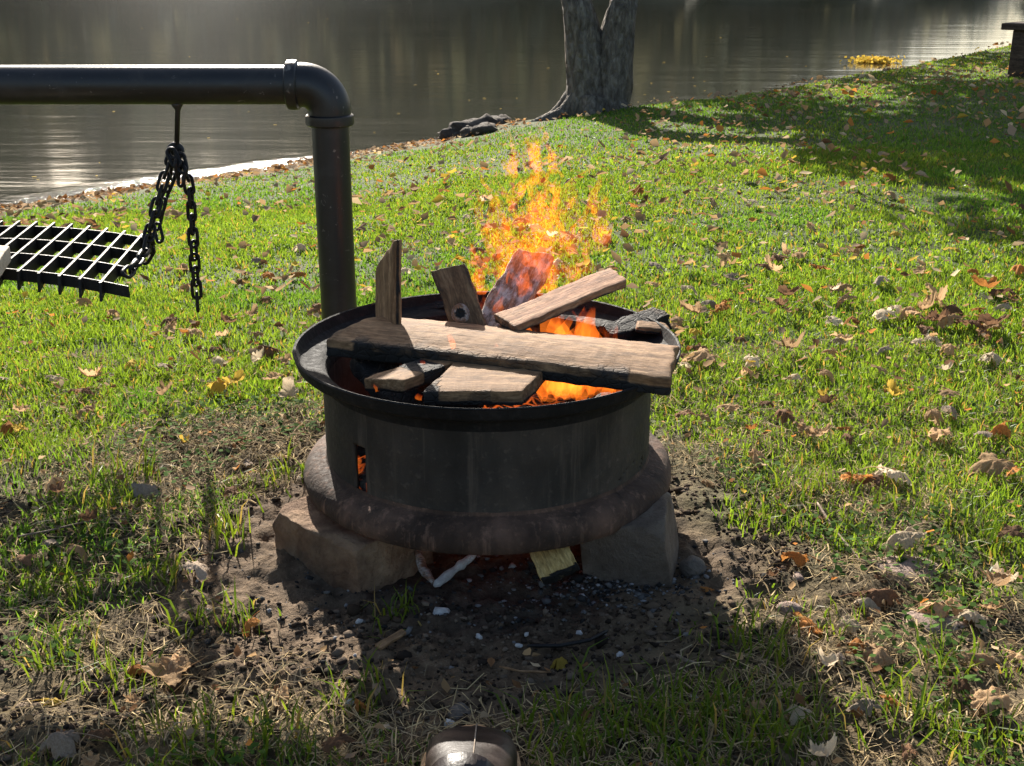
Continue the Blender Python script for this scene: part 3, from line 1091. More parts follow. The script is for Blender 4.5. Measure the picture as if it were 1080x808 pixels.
# pieces at the back right
A = at_z(640, 356, .285); B = at_z(700, 336, .300)
board('charred_board', A, B, (-.1, -.2, 1), .045, .030, M['wood_brown'], 'black charred board end lying at the back right of the ring', char=lambda u, w, h: .85, seed=8, amp=.004)
A = at_z(672, 345, .306); B = at_z(704, 347, .300)
board('wood_offcut', A, B, (.1, -.1, 1), .030, .012, M['wood_tan'], 'small tan offcut on the charred board at the right', char=lambda u, w, h: .9 * (h < .0), seed=9, skewA=.3)
A = at_z(436, 326, .285); B = at_z(478, 322, .288)
board('charred_board', A, B, (0, -.2, 1), .045, .022, M['wood_brown'], 'black charred board end lying behind the upright board', char=lambda u, w, h: .9, seed=10, amp=.004)
A = Vector((-.22, 1.86, .20)); B = Vector((-.05, 1.80, .235))
board('charred_log', A, B, (0, -.3, 1), .055, .045, M['wood_brown'], 'charred log low in the ring under the front left board', char=lambda u, w, h: .85, seed=11, amp=.006, r=.012)
A = Vector((.02, 1.72, .20)); B = Vector((.17, 1.86, .21))
board('charred_log', A, B, (0, -.3, 1), .06, .05, M['wood_brown'], 'charred log low in the ring at the front right among flames', char=lambda u, w, h: .9, seed=12, amp=.007, r=.014)
A = Vector((-.20, 1.99, .215)); B = Vector((.15, 2.03, .235))
board('charred_log', A, B, (0, -.3, 1), .06, .055, M['wood_brown'], 'charred log at the back of the ring behind the long plank', char=lambda u, w, h: .85, seed=13, amp=.007, r=.014)
A = Vector((-.13, 1.72, .235)); B = Vector((-.235, 1.90, .285))
board('charred_board', A, B, (0.2, -.2, 1), .06, .03, M['wood_brown'], 'charred board carrying the left end of the long plank', char=lambda u, w, h: .85, seed=14, amp=.004)
# wood chunk leaning out from below the ring, sunlight painted into its golden colour
A = at_y(573, 569, 1.665); B = at_y(592, 607, 1.60)
board('fibreboard_piece', A, B, (.05, -.93, .40), .058, .016, M['wood_sunlit_gold'], 'fibreboard offcut leaning out from under the ring, coloured golden as if sunlit', char=lambda u, w, h: .9 * (u > .86) + .5 * (u < -.8), seed=15, group=None, skewB=.0, skewA=.15)
# white-ashed sticks
def stick(name, pts, rad, mat, label, cat, char=0., amp=.15):
    bm = bmesh.new()
    P_ = [Vector(p) for p in pts]
    Q = []
    for i in range(len(P_) - 1):
        for k in range(6): Q.append(P_[i].lerp(P_[i + 1], k / 6))
    Q.append(P_[-1])
    rr_ = [rad * (1 + amp * 2 * mn.noise(q * 60) + amp * mn.noise(q * 150)) * (1 if 0 < i < len(Q) - 1 else .6) for i, q in enumerate(Q)]
    c = sum(Q, Vector()) / len(Q)
    tube(bm, [q - c for q in Q], rr_, 9)
    o = bm_obj(name, bm, mat)
    o.location = c
    a_ = o.data.attributes.new('char', 'FLOAT', 'POINT')
    a_.data.foreach_set('value', [char] * len(o.data.vertices))
    return tag(o, label, cat)


stick('burnt_stick', [at_z(458, 618, .012), at_z(478, 602, .022), at_z(502, 584, .035)], .0062, M['ash_white'], 'ash white burnt stick slanting under the front of the ring', 'stick', amp=.25)
stick('burnt_stick', [at_z(457, 614, .010), at_z(446, 600, .016), at_z(440, 580, .03)], .006, M['wood_bark'], 'reddish burnt stick with white ash beside the left block', 'stick', char=.3, amp=.3)
stick('dry_twig', [at_z(527, 703, .008), at_z(548, 708, .012), at_z(581, 709, .006)], .0016, M['wood_tan'], 'thin straw coloured twig on the dark earth before the ring', 'twig')
stick('dark_wire', [at_z(556, 681, .006), at_z(590, 681, .009), at_z(622, 675, .008), at_z(641, 665, .006)], .0028, M['chain'], 'dark bent wire lying on the earth below the ring', 'wire', amp=.02)
stick('dry_twig', [at_z(712, 690, .01), at_z(722, 696, .012), at_z(738, 702, .008)], .0028, M['wood_grey'], 'short grey twig in the shadow right of the ring', 'twig')
stick('dry_twig', [at_z(862, 530, .02), at_z(876, 553, .012), at_z(898, 580, .01), at_z(918, 603, .008)], .0022, M['wood_grey'], 'long leaf stalk twig lying toward the flat pink stone', 'twig')
stick('dry_twig', [at_z(18, 566, .02), at_z(50, 560, .02), at_z(100, 548, .02)], .0016, M['wood_grey'], 'thin dry twig in the patchy grass at the far left', 'twig')
A = at_z(398, 683, .008); B = at_z(426, 666, .010)
board('wood_chip', A, B, (0, -.3, 1), .011, .005, M['wood_tan'], 'pale splinter of wood lying left of the ring shadow', 'wood chip', seed=21, group=None, nx=10, ny=4, r=.001, amp=.001)

# ------------------------------------------------------------------ stones and ash chunks
def lump(name, px, py, sx, sy, sz, mat, label, cat, seed=0, group=None, sink=.35, sub=3, amp=.22, z=0.0):
    bm = bmesh.new()
    bmesh.ops.create_icosphere(bm, subdivisions=sub, radius=1)
    for v in bm.verts:
        q = v.co * 1.3 + Vector((seed * 5.3, seed, 0))
        v.co *= 1 + amp * mn.noise(q) + amp * .5 * mn.noise(q * 2.7)
        v.co = Vector((v.co.x * sx, v.co.y * sy, v.co.z * sz))
    o = bm_obj(name, bm, mat)
    c = at_z(px, py, z)
    o.location = (c.x, c.y, g1(c.x, c.y) + sz * (1 - 2 * sink))
    o.rotation_euler = (0, 0, seed * 1.3)
    return tag(o, label, cat, group)


lump('flat_stone', 955, 602, .062, .048, .012, M['stone_pink'], 'pinkish flat stone set in the dirt, larger of two at the right', 'stone', 0.1, sink=.42, amp=.15)
lump('flat_stone', 985, 656, .044, .032, .011, M['stone_pink'], 'smaller pinkish flat stone set in the dirt near the right edge', 'stone', 2.2, sink=.4, amp=.15)
lump('pebble', 833, 641, .019, .013, .010, M['stone_pink'], 'smooth oval pinkish pebble at the edge of the ring shadow', 'stone', 4.6, sink=.2, amp=.1)
lump('pebble', 842, 607, .014, .008, .006, M['stone_pink'], 'little stub shaped tan pebble above the oval pebble', 'stone', 3.7, sink=.2, amp=.15)
lump('round_stone', 731, 601, .021, .02, .018, M['stone_grey'], 'round dark stone beside the right hand block', 'stone', 5.1, sink=.3)
lump('flat_stone', 484, 753, .020, .014, .006, M['stone_grey'], 'grey flake of stone in the shade before the boot toe', 'stone', 6.1, sink=.3)
ASH = [(465, 648, .0125, 'largest white ash chunk on the earth before the left block'), (505, 672, .006, 'small white ash bit below the largest ash chunk'),
       (547, 684, .0055, 'white ash bit lying nearest above the straw coloured twig'), (555, 675, .0045, 'tiny white ash bit just above another near the twig'),
       (611, 668, .0055, 'white ash bit beside the dark bent wire'), (654, 687, .0065, 'grey white ash bit in the shade right of the wire'),
       (732, 740, .0065, 'white pebble alone in the shaded grass at lower right'), (379, 655, .006, 'white ash bit at the sunlit edge left of the ring shadow'),
       (586, 788, .0035, 'tiny white bit in the grass right of the boot toe'), (536, 772, .0035, 'tiny white bit just above right of the boot toe'),
       (369, 742, .008, 'bluish white ash bit under an orange leaf at lower left'), (474, 766, .010, 'white chip showing behind the boot toe'), (660, 606, .010, 'pale ash chunk on the ash heap under the ring'),
       (614, 625, .008, 'grey ash chunk below the golden offcut')]
for k, (px, py, s, lb) in enumerate(ASH):
    lump('ash_chunk', px, py, s, s * .75, s * .6, M['ash_white'], lb, 'ash chunk', k + .4, 'white ash bits before the ring', sink=.15, sub=2, amp=.4)

# ------------------------------------------------------------------ pipe frame
PY = 2.45
pz = at_y(200, 89.5, PY).z
pxr = -.357
frame = empty('pipe_stand', (pxr, PY, g1(pxr, PY)), 'black iron pipe stand with an elbow, swung out behind the fire ring', 'pipe stand')
base_z = g1(pxr, PY)


def child_of(o, root):
    o.parent = root
    o.matrix_parent_inverse = Matrix.Identity(4)
    o.location = -Vector(root.location)
    return o


RP = .0365
bend = .050
bm = bmesh.new()
tube(bm, [(pxr, PY, base_z - .25), (pxr, PY, pz - bend - .01)], RP, 40)
child_of(bm_obj('post', bm, M['paint'], None, True, 50), frame)
bm = bmesh.new()
tube(bm, [(-2.3, PY, pz), (pxr - bend - .01, PY, pz)], RP * 1.02, 40)
child_of(bm_obj('crossbar', bm, M['paint'], None, True, 50), frame)
bm = bmesh.new()
pts = [(pxr - bend - .005 - .012, PY, pz)] + [(pxr - bend + bend * math.sin(t_), PY, pz - bend + bend * math.cos(t_)) for t_ in [k * math.pi / 2 / 16 for k in range(17)]] + [(pxr, PY, pz - bend - .017)]
tube(bm, pts, RP * 1.16, 40)
child_of(bm_obj('elbow', bm, M['paint'], None, True, 50), frame)
elbow = bpy.data.objects['elbow']
for nm, p0, p1 in (('elbow_collar', (pxr - bend - .030, PY, pz), (pxr - bend - .006, PY, pz)), ('elbow_collar', (pxr, PY, pz - bend - .028), (pxr, PY, pz - bend - .006))):
    bm = bmesh.new()
    P0, P1 = Vector(p0), Vector(p1)
    tube(bm, [P0, P0.lerp(P1, .12), P0.lerp(P1, .5), P0.lerp(P1, .88), P1], [RP * 1.20, RP * 1.29, RP * 1.31, RP * 1.29, RP * 1.20], 40)
    o = bm_obj(nm, bm, M['paint'], None, True, 40)
    o.parent = elbow
bm = bmesh.new()
tube(bm, [(-1.95, PY, pz - .02), (-1.95, PY, g1(-1.95, PY) - .2)], RP, 32)
child_of(bm_obj('post', bm, M['paint'], None, True, 50), frame)
hk = at_y(187, 112, PY)
hb = at_y(186.5, 152, PY)
bm = bmesh.new()
tube(bm, [(hk.x, PY, pz - RP + .003), (hk.x, PY, pz - RP - .006), (hk.x, PY, pz - RP - .012), (hb.x, PY, hb.z)], [.014, .009, .0052, .005], 12)
child_of(bm_obj('hanger_rod', bm, M['paint'], None), frame)
bm = bmesh.new()
ec = Vector((hb.x - .004, PY, hb.z - .014))
tube(bm, [ec + Vector((.014 * math.cos(t_), .003 * math.sin(t_), .014 * math.sin(t_))) for t_ in [k * math.pi / 12 for k in range(24)]], .0042, 10, closed=True)
o = bm_obj('hanger_eye', bm, M['paint'], None)
o.parent = bpy.data.objects['hanger_rod']

# ------------------------------------------------------------------ chain
def link_mesh():
    bm = bmesh.new()
    a_, b_ = .0115, .0085   # straight half length, end radius
    pts = []
    for k in range(9):
        t_ = -math.pi / 2 + math.pi * k / 8
        pts.append((a_ + b_ * math.cos(t_) * 1.0, b_ * math.sin(t_), 0))
    for k in range(9):
        t_ = math.pi / 2 + math.pi * k / 8
        pts.append((-a_ + b_ * math.cos(t_), b_ * math.sin(t_), 0))
    tube(bm, pts, .0035, 8, closed=True)
    me = bpy.data.meshes.new('link')
    bmesh.ops.recalc_face_normals(bm, faces=bm.faces[:])
    bm.to_mesh(me); bm.free()
    me.materials.append(M['chain'])
    me.polygons.foreach_set('use_smooth', [True] * len(me.polygons))
    return me


LM = link_mesh()
chain = empty('hanging_chain', ec, 'black steel chain hanging from the pipe, holding up the grate corner', 'chain')


def chain_path(pix, pitch=.0268, roll0=0):
    pts = [at_y(px, py, y) for (px, py, y) in pix]
    d = [0]
    for a_, b_ in zip(pts, pts[1:]): d.append(d[-1] + (b_ - a_).length)
    s, k = pitch / 2, 0

    def pos(s_):
        for i in range(len(pts) - 1):
            if s_ <= d[i + 1]: return pts[i].lerp(pts[i + 1], (s_ - d[i]) / (d[i + 1] - d[i]))
        return pts[-1]
    while s < d[-1]:
        p = pos(s)
        t_ = (pos(min(s + .01, d[-1])) - pos(max(0, s - .01))).normalized()
        nrm = Vector((0, -1, 0)) if k % 2 == 0 else Vector((1, 0, .1))
        nrm = Matrix.Rotation(R(random.uniform(-22, 22) + roll0), 3, t_) @ nrm
        nrm = (nrm - t_ * nrm.dot(t_))
        nrm = nrm.normalized() if nrm.length > .1 else t_.orthogonal()
        o = bpy.data.objects.new('link', LM)
        link(o)
        o.parent = chain
        Mx = Matrix((t_, nrm.cross(t_), nrm)).transposed().to_4x4()
        Mx.translation = p - Vector(chain.location)
        o.matrix_local = Mx
        s += pitch
        k += 1


gy0, gy1 = 2.21, 2.59
chain_path([(184, 158, 2.45), (174, 185, 2.44), (166, 212, 2.42), (159, 240, 2.40), (153, 265, 2.36), (143, 280, 2.28), (131, 291, 2.22)])
chain_path([(188, 160, 2.45), (197, 185, 2.44), (201, 206, 2.44), (203, 240, 2.44), (205.5, 280, 2.44), (208.5, 324, 2.44)])
chain_path([(186, 160, 2.46), (182, 186, 2.47), (172, 212, 2.46), (165, 236, 2.45), (170, 258, 2.43)], roll0=30)
chain_path([(190, 165, 2.43), (193, 180, 2.42), (190, 196, 2.42)], roll0=-30)
chain_path([(180, 160, 2.43), (186, 172, 2.42), (188, 184, 2.43)], roll0=15)
chain_path([(156, 246, 2.47), (160, 262, 2.50), (152, 275, 2.50)], roll0=10)

# ------------------------------------------------------------------ grate
zg = .345
grate = empty('cooking_grate', (-1.0, 2.40, zg), 'black bar grating hung beside the fire as a cooking grate', 'grate')


def gbend(x):
    return .012 - .34 * max(0, x + 1.05) ** 2


GXR, GXL = -.748, -1.75
def bar_mesh(pts, hz, th, tooth0=None, tooth1=None):
    """upright flat bar following pts (top edge)"""
    bm = bmesh.new()
    rows = []
    for p in pts:
        rows.append(p)
    d = (Vector(pts[-1]) - Vector(pts[0])).normalized()
    s = Vector((-d.y, d.x, 0)).normalized() * th / 2
    ring = []
    for k, p in enumerate(pts):
        p = Vector(p)
        lo_ = p - Vector((0, 0, hz))
        ring.append([bm.verts.new(p - s), bm.verts.new(p + s), bm.verts.new(lo_ + s), bm.verts.new(lo_ - s)])
    for a_, b_ in zip(ring, ring[1:]):
        for k in range(4): bm.faces.new((a_[k], a_[(k + 1) % 4], b_[(k + 1) % 4], b_[k]))
    bm.faces.new(ring[0]); bm.faces.new(ring[-1][::-1])
    return bm


for k in range(4):
    y_ = gy0 + .012 + (gy1 - gy0 - .03) * k / 3
    pts = [(x_, y_, zg + gbend(x_)) for x_ in np.linspace(GXL, GXR + (.035 if k == 0 else .0) - .004 * k, 24)]
    child_of(bm_obj('long_bar', bar_mesh(pts, .022, .0036), M['grate'], None, False), grate)
k = 0
x_ = GXR - .012
while x_ > GXL:
    z_ = zg + gbend(x_) + .0015
    sl = -.032
    bm = bmesh.new()
    th = .0048
    # profile in (s along y, z): pointed, slanted ends
    prof_ = [(gy0 - .014, z_ - .034), (gy0 - .006, z_), (gy1 + .012, z_ + .004), (gy1 + .002, z_ - .024), (gy0 + .022, z_ - .024)]
    f_, b_ = [], []
    for (yy, zz_) in prof_:
        xx = x_ + sl * (yy - gy0) / (gy1 - gy0)
        f_.append(bm.verts.new((xx - th / 2, yy, zz_))); b_.append(bm.verts.new((xx + th / 2, yy, zz_)))
    bm.faces.new(f_); bm.faces.new(b_[::-1])
    for q in range(5): bm.faces.new((f_[q], b_[q], b_[(q + 1) % 5], f_[(q + 1) % 5]))
    child_of(bm_obj('cross_bar', bm, M['grate'], None, False), grate)
    x_ -= .0372
    k += 1
A = at_y(-75, 276, 2.16); B = at_y(3.0, 279, 2.16)
board('pale_plank', A, B, (-.12, -.12, 1), .115, .030, M['wood_pale'], 'pale clean wooden plank end at the left edge, against the grate', 'plank', seed=30, group=None, skewB=-.12, amp=.0006)
# a light prop carrying that plank outside the view
# ------------------------------------------------------------------ boot
boot = empty('boot', (-.047, 1.095, g1(-.047, 1.06)), 'worn dark brown leather boot toe at the bottom edge of the view', 'boot')


def loft(bm, secs, n=28):
    rings = []
    for (y_, w_, z0_, z1_, xo, pw) in secs:
        ring = []
        for k in range(n):
            a_ = 2 * math.pi * k / n
            c_, s_ = math.cos(a_), math.sin(a_)
            x = xo + w_ * math.copysign(abs(c_) ** pw, c_)
            z = (z0_ + z1_) / 2 + (z1_ - z0_) / 2 * math.copysign(abs(s_) ** pw, s_)
            ring.append(bm.verts.new((x * 1.10, y_, z)))
        rings.append(ring)
    for a_, b_ in zip(rings, rings[1:]):
        for k in range(n): bm.faces.new((a_[k], a_[(k + 1) % n], b_[(k + 1) % n], b_[k]))
    bm.faces.new(rings[0][::-1]); bm.faces.new(rings[-1])


bm = bmesh.new()
loft(bm, [(-.165, .030, .025, .10, 0, .8), (-.15, .036, .022, .15, 0, .8), (-.10, .040, .022, .19, 0, .8), (-.05, .041, .022, .135, 0, .8), (0, .043, .022, .105, 0, .8), (.045, .046, .022, .088, .001, .75),
          (.085, .0475, .022, .074, .001, .72), (.115, .0445, .022, .064, 0, .75), (.135, .037, .022, .055, -.001, .8), (.149, .026, .023, .046, -.002, .85), (.156, .012, .025, .038, -.002, .9)])
bmesh.ops.subdivide_edges(bm, edges=bm.edges[:], cuts=1, use_grid_fill=True, smooth=.6)
for v in bm.verts:
    if v.co.z > .03 and v.co.y > -.02:
        v.co.z += .0022 * mn.noise(v.co * 38)
    if v.co.z > .04 and v.co.y > .02:   # raised seam down the toe
        v.co.z += .002 * math.exp(-((v.co.x - .005) / .0035) ** 2)
upper = bm_obj('upper', bm, M['leather'], boot)
bm = bmesh.new()
bm2 = [(y_, w_) for (y_, w_) in ((-.17, .030), (-.155, .038), (-.10, .043), (-.03, .043), (.03, .0485), (.085, .052), (.118, .0485), (.140, .040), (.155, .028), (.163, .012))]
loft(bm, [(y_ * 1.02, w_ * 1.05, .004, .036, 0, .45) for y_, w_ in bm2], 24)
for v in bm.verts: v.co.x += .0018 * mn.noise(v.co * 60); v.co.z += .002 * mn.noise(v.co * 45)
bm_obj('sole', bm, M['welt'], boot)
for xo in (.005, -.026):
    bm = bmesh.new()
    pts = []
    for y_ in np.linspace(.02, .146 if xo > 0 else .128, 14):
        w_ = np.interp(y_, [0, .045, .085, .115, .135, .149, .156], [.043, .046, .0475, .0445, .037, .026, .012])
        zt = np.interp(y_, [0, .045, .085, .115, .135, .149, .156], [.105, .088, .074, .064, .055, .046, .038])
        c_ = min(1, abs(xo) / w_)
        zz_ = (zt + .022) / 2 + (zt - .022) / 2 * (1 - c_ ** (1 / .75 * 1)) ** .5 if xo < 0 else zt + .0028
        pts.append((xo * 1.1, y_, zz_ - .0004))
    tube(bm, pts, .0008, 6)
    bm_obj('seam', bm, M['stitch'], upper)

# ------------------------------------------------------------------ tree on the bank
tb = at_z(628, 121, -.20)
TX, TY = tb.x, tb.y
TZ = g1(TX, TY)
tree = empty('tree', (TX, TY, TZ), 'grey forked tree trunk standing on the river bank', 'tree')


def limb(bm, pts, rads, n=28, amp=.1, sub=8, seed=0, cap=True):
    P_ = [Vector(p) for p in pts]
    Q, Rr = [], []
    for i in range(len(P_) - 1):
        p0 = P_[max(i - 1, 0)]; p1 = P_[i]; p2 = P_[i + 1]; p3 = P_[min(i + 2, len(P_) - 1)]
        for k in range(sub):
            t_ = k / sub
            Q.append(.5 * ((2 * p1) + (p2 - p0) * t_ + (2 * p0 - 5 * p1 + 4 * p2 - p3) * t_ * t_ + (3 * p1 - p0 - 3 * p2 + p3) * t_ ** 3))
            Rr.append(rads[i] * (1 - t_) + rads[i + 1] * t_)
    Q.append(P_[-1]); Rr.append(rads[-1])
    rings = tube(bm, Q, Rr, n, cap=cap)
    for ring, q, r_ in zip(rings, Q, Rr):
        for v in ring:
            d = (v.co - q)
            dn = d.normalized()
            s = Vector((dn.x * 3.2, dn.y * 3.2, v.co.z * 1.1 + seed))
            v.co = q + d * (1 + amp * (mn.noise(s * 1.6) + .8 * mn.noise(s * 4.5) + .5 * mn.noise(Vector((s.x * 9, s.y * 9, s.z * 5)))))


k_ = TY / 1300 * 1.0
pxw = lambda px: (px - 628) * (TY * cp + 1.1 * sp) / FPX
hgt = lambda py: (at_y(628, py, TY).z - TZ)
bm = bmesh.new()
# left and right stems grown together at the foot
limb(bm, [(pxw(618), .02, -.12), (pxw(619), 0, .03), (pxw(619), 0, .22), (pxw(613), 0, hgt(36)), (pxw(606), .01, hgt(2)), (pxw(596), .25, 1.10), (-.10, 1.25, 2.1), (.15, 2.9, 3.5), (.5, 4.2, 5.4), (.6, 5.2, 8.4)],
     [.20, .165, .145, .124, .100, .094, .080, .070, .055, .03], 40, .13, 14, 1)
limb(bm, [(pxw(640), .0, -.12), (pxw(639), 0, .03), (pxw(642), 0, .22), (pxw(648.5), 0, hgt(36)), (pxw(655), .01, hgt(2)), (pxw(668), .25, 1.10), (.75, 1.2, 2.0), (1.35, 2.8, 3.3), (1.9, 4.2, 5.2), (2.0, 5.4, 8.6)],
     [.20, .165, .148, .120, .094, .086, .070, .060, .045, .03], 40, .12, 14, 5)
# root flare and bare roots creeping left along the bank
for pts, rads in (([(-.10, -.04, .16), (-.22, -.06, .02), (-.36, -.10, -.03), (-.52, -.06, -.10), (-.70, .02, -.2)], [.08, .06, .045, .035, .02]),
                  ([(.10, -.05, .14), (.20, -.10, .0), (.32, -.16, -.06)], [.09, .07, .03]), ([(-.02, -.12, .10), (-.05, -.22, -.02), (-.10, -.34, -.08)], [.10, .06, .03]),
                  ([(-.12, .05, .14), (-.30, .12, -.06), (-.55, .2, -.2), (-.8, .3, -.34)], [.09, .07, .05, .03])):
    limb(bm, pts, rads, 16, .16, 6, 9)
low = []
for pts, rads in (([(.75, 1.2, 2.0), (1.2, 1.9, 2.6), (1.6, 2.8, 2.9), (2.0, 4.0, 3.2)], [.045, .035, .025, .01]), ([(1.35, 2.8, 3.3), (2.0, 3.3, 3.9), (2.6, 3.8, 4.4)], [.045, .03, .012]),
                  ([(.15, 2.9, 3.5), (-.4, 3.6, 4.6), (-.8, 4.6, 5.6)], [.045, .03, .012]), ([(1.9, 4.2, 5.2), (2.6, 4.6, 6.6), (3.2, 5.0, 7.6)], [.04, .03, .012]),
                  ([(.5, 4.2, 5.4), (-.8, 4.4, 6.8), (-1.8, 4.8, 8.0)], [.04, .03, .012]), ([(.45, .8, 1.6), (.9, 1.0, 2.1), (1.5, 1.3, 2.4), (2.2, 1.8, 2.7)], [.035, .03, .02, .01])):
    limb(bm, pts, rads, 10, .08, 5, 3)
child = bm_obj('trunk', bm, M['bark'], tree)


def leafcloud(clumps, size, cols):
    """clumps: (x,y,z,r,n) -> many small leaf faces"""
    Vl, Fl, Cl = [], [], []
    o_ = 0
    for (x, y, z, r_, n) in clumps:
        d = rng.normal(0, 1, (n, 3)); d /= np.linalg.norm(d, axis=1)[:, None]
        c = np.array([[x, y, z]]) + d * (r_ * rng.uniform(.25, 1, (n, 1)) ** .6) * np.array([[1, 1, .75]])
        a_ = rng.normal(0, 1, (n, 3)); a_ /= np.linalg.norm(a_, axis=1)[:, None]
        b_ = np.cross(a_, rng.normal(0, 1, (n, 3))); b_ /= np.linalg.norm(b_, axis=1)[:, None]
        s = size * rng.uniform(.6, 1.3, (n, 1))
        V_ = np.stack([c - a_ * s, c - b_ * s * .55, c + a_ * s, c + b_ * s * .55], 1).reshape(-1, 3)
        Vl.append(V_); Fl.append(np.arange(n * 4).reshape(-1, 4) + o_); o_ += n * 4
        cc = np.array(cols)[rng.integers(0, len(cols), n)] * rng.uniform(.7, 1.25, (n, 1))
        Cl.append(np.repeat(cc, 4, 0))
    return np.concatenate(Vl), np.concatenate(Fl), np.concatenate(Cl)


cl = []
for _ in range(46):      # high crown
    a_ = random.uniform(0, 6.28); q = random.random() ** .5 * 3.4
    cl.append((1.1 + q * math.cos(a_), 5.2 + q * .8 * math.sin(a_), random.uniform(8.0, 12.0), random.uniform(.5, .9), 190))
for _ in range(44):      # low boughs hanging out over the river to the right
    z = random.uniform(2.1, 3.3)
    cl.append((random.uniform(-.3, 2.6), random.uniform(.0, 5.2), z, random.uniform(.35, .6), 130))
V, F, C = leafcloud(cl, .085, [(.11, .10, .025), (.20, .14, .03), (.07, .085, .02), (.16, .12, .03)])
crown = np_mesh('crown', V, F, M['foliage'], C, parent=tree)

# rocks and roots along the eroded bank
rocks = [(478, 156, .10), (489, 152, .13), (500, 150, .09), (508, 146, .13), (518, 141, .11), (527, 138, .12), (537, 133, .10), (545, 131, .11), (556, 127, .13), (568, 124, .13), (580, 121, .11),
         (497, 157, .08), (512, 154, .10), (472, 158, .08), (733, 107, .09)]
ordn = ['first', 'second', 'third', 'fourth', 'fifth', 'sixth', 'seventh', 'eighth', 'ninth', 'tenth', 'eleventh', 'twelfth', 'thirteenth', 'fourteenth', 'fifteenth', 'sixteenth', 'seventeenth', 'eighteenth', 'nineteenth', 'twentieth']
order = sorted(range(len(rocks)), key=lambda i: rocks[i][0])
for i, (px, py, s) in enumerate(rocks):
    zt = -.46 + (px - 470) / 110 * .22 if px < 600 else -.2
    c = at_z(px, py, zt)
    bm = bmesh.new()
    bmesh.ops.create_icosphere(bm, subdivisions=3, radius=1)
    for v in bm.verts:
        q = v.co * 1.2 + Vector((i * 4.1, i, 0))
        v.co *= .82 + .45 * mn.noise(q) + .34 * abs(mn.noise(q * 2.6)) + .2 * mn.noise(q * 6)
        v.co = Vector((v.co.x * s * 1.0, v.co.y * s, v.co.z * s * .62))
    o = bm_obj('bank_rock', bm, M['stone_dark'] if px < 600 else M['stone_pink'])
    o.location = (c.x, c.y, max(g1(c.x, c.y), ZW - .02) + s * .14)
    o.rotation_euler = (0, 0, i)
    lb = ('dark rock, %s from left in the row below the tree on the bank' % ordn[order.index(i)]) if px < 600 else 'small pale rock at the lawn edge just right of the tree'
    tag(o, lb, 'rock', 'rocks on the eroded bank')

# ------------------------------------------------------------------ picnic table at the right edge
pt0 = at_z(1063, 82, .06)
pt = empty('picnic_table', (pt0.x, pt0.y, g1(pt0.x, pt0.y)), 'weathered brown picnic table cut off by the right edge', 'picnic table', rz=R(-42))


def slab(name, hx, hy, hz, loc, rot=(0, 0, 0), mat='wood_dark', parent=pt):
    bm = bmesh.new()
    rbox(bm, hx, hy, hz, .006, 6, 3, 3)
    o = bm_obj(name, bm, M[mat], parent, True, 40)
    o.location = loc
    o.rotation_euler = rot
    return o


for yo in (0, 1.25):
    slab('seat', .90, .14, .022, (.86, yo, .345))
    for xo in (.06, 1.65):
        slab('leg', .05, .10, .160, (xo + .02, yo, .161), (0, 0, 0))
    slab('apron', .80, .02, .10, (.88, yo - .04, .21))
for q in range(5): slab('table_board', .90, .068, .02, (.98, .34 + q * .145, .62))
for xo in (.35, 1.6):
    slab('trestle', .035, .62, .045, (xo, .62, .30)); slab('trestle', .035, .05, .29, (xo, .62, .30)); slab('table_bearer', .035, .36, .035, (xo, .62, .565))

# ------------------------------------------------------------------ river details
wl = at_z(922, 66, ZW)
n = 420
Vl = []
q = np.stack([rng.normal(0, .15, n), rng.normal(0, .10, n), np.abs(rng.normal(0, .028, n))], 1)
a_ = rng.normal(0, 1, (n, 3)); a_ /= np.linalg.norm(a_, axis=1)[:, None]
b_ = np.cross(a_, rng.normal(0, 1, (n, 3))); b_ /= np.linalg.norm(b_, axis=1)[:, None]
s = rng.uniform(.02, .04, (n, 1))
V = np.stack([q - a_ * s, q - b_ * s * .6, q + a_ * s, q + b_ * s * .6], 1).reshape(-1, 3)
C = np.repeat(np.array([[.72, .50, .08]]) * rng.uniform(.6, 1.1, (n, 1)), 4, 0)
fb = np_mesh('floating_branch', V, np.arange(n * 4).reshape(-1, 4), M['litter'], C)
fb.location = (wl.x, wl.y, ZW + .015)
tag(fb, 'yellow leafed branch tip floating in the river near the right bank', 'branch')


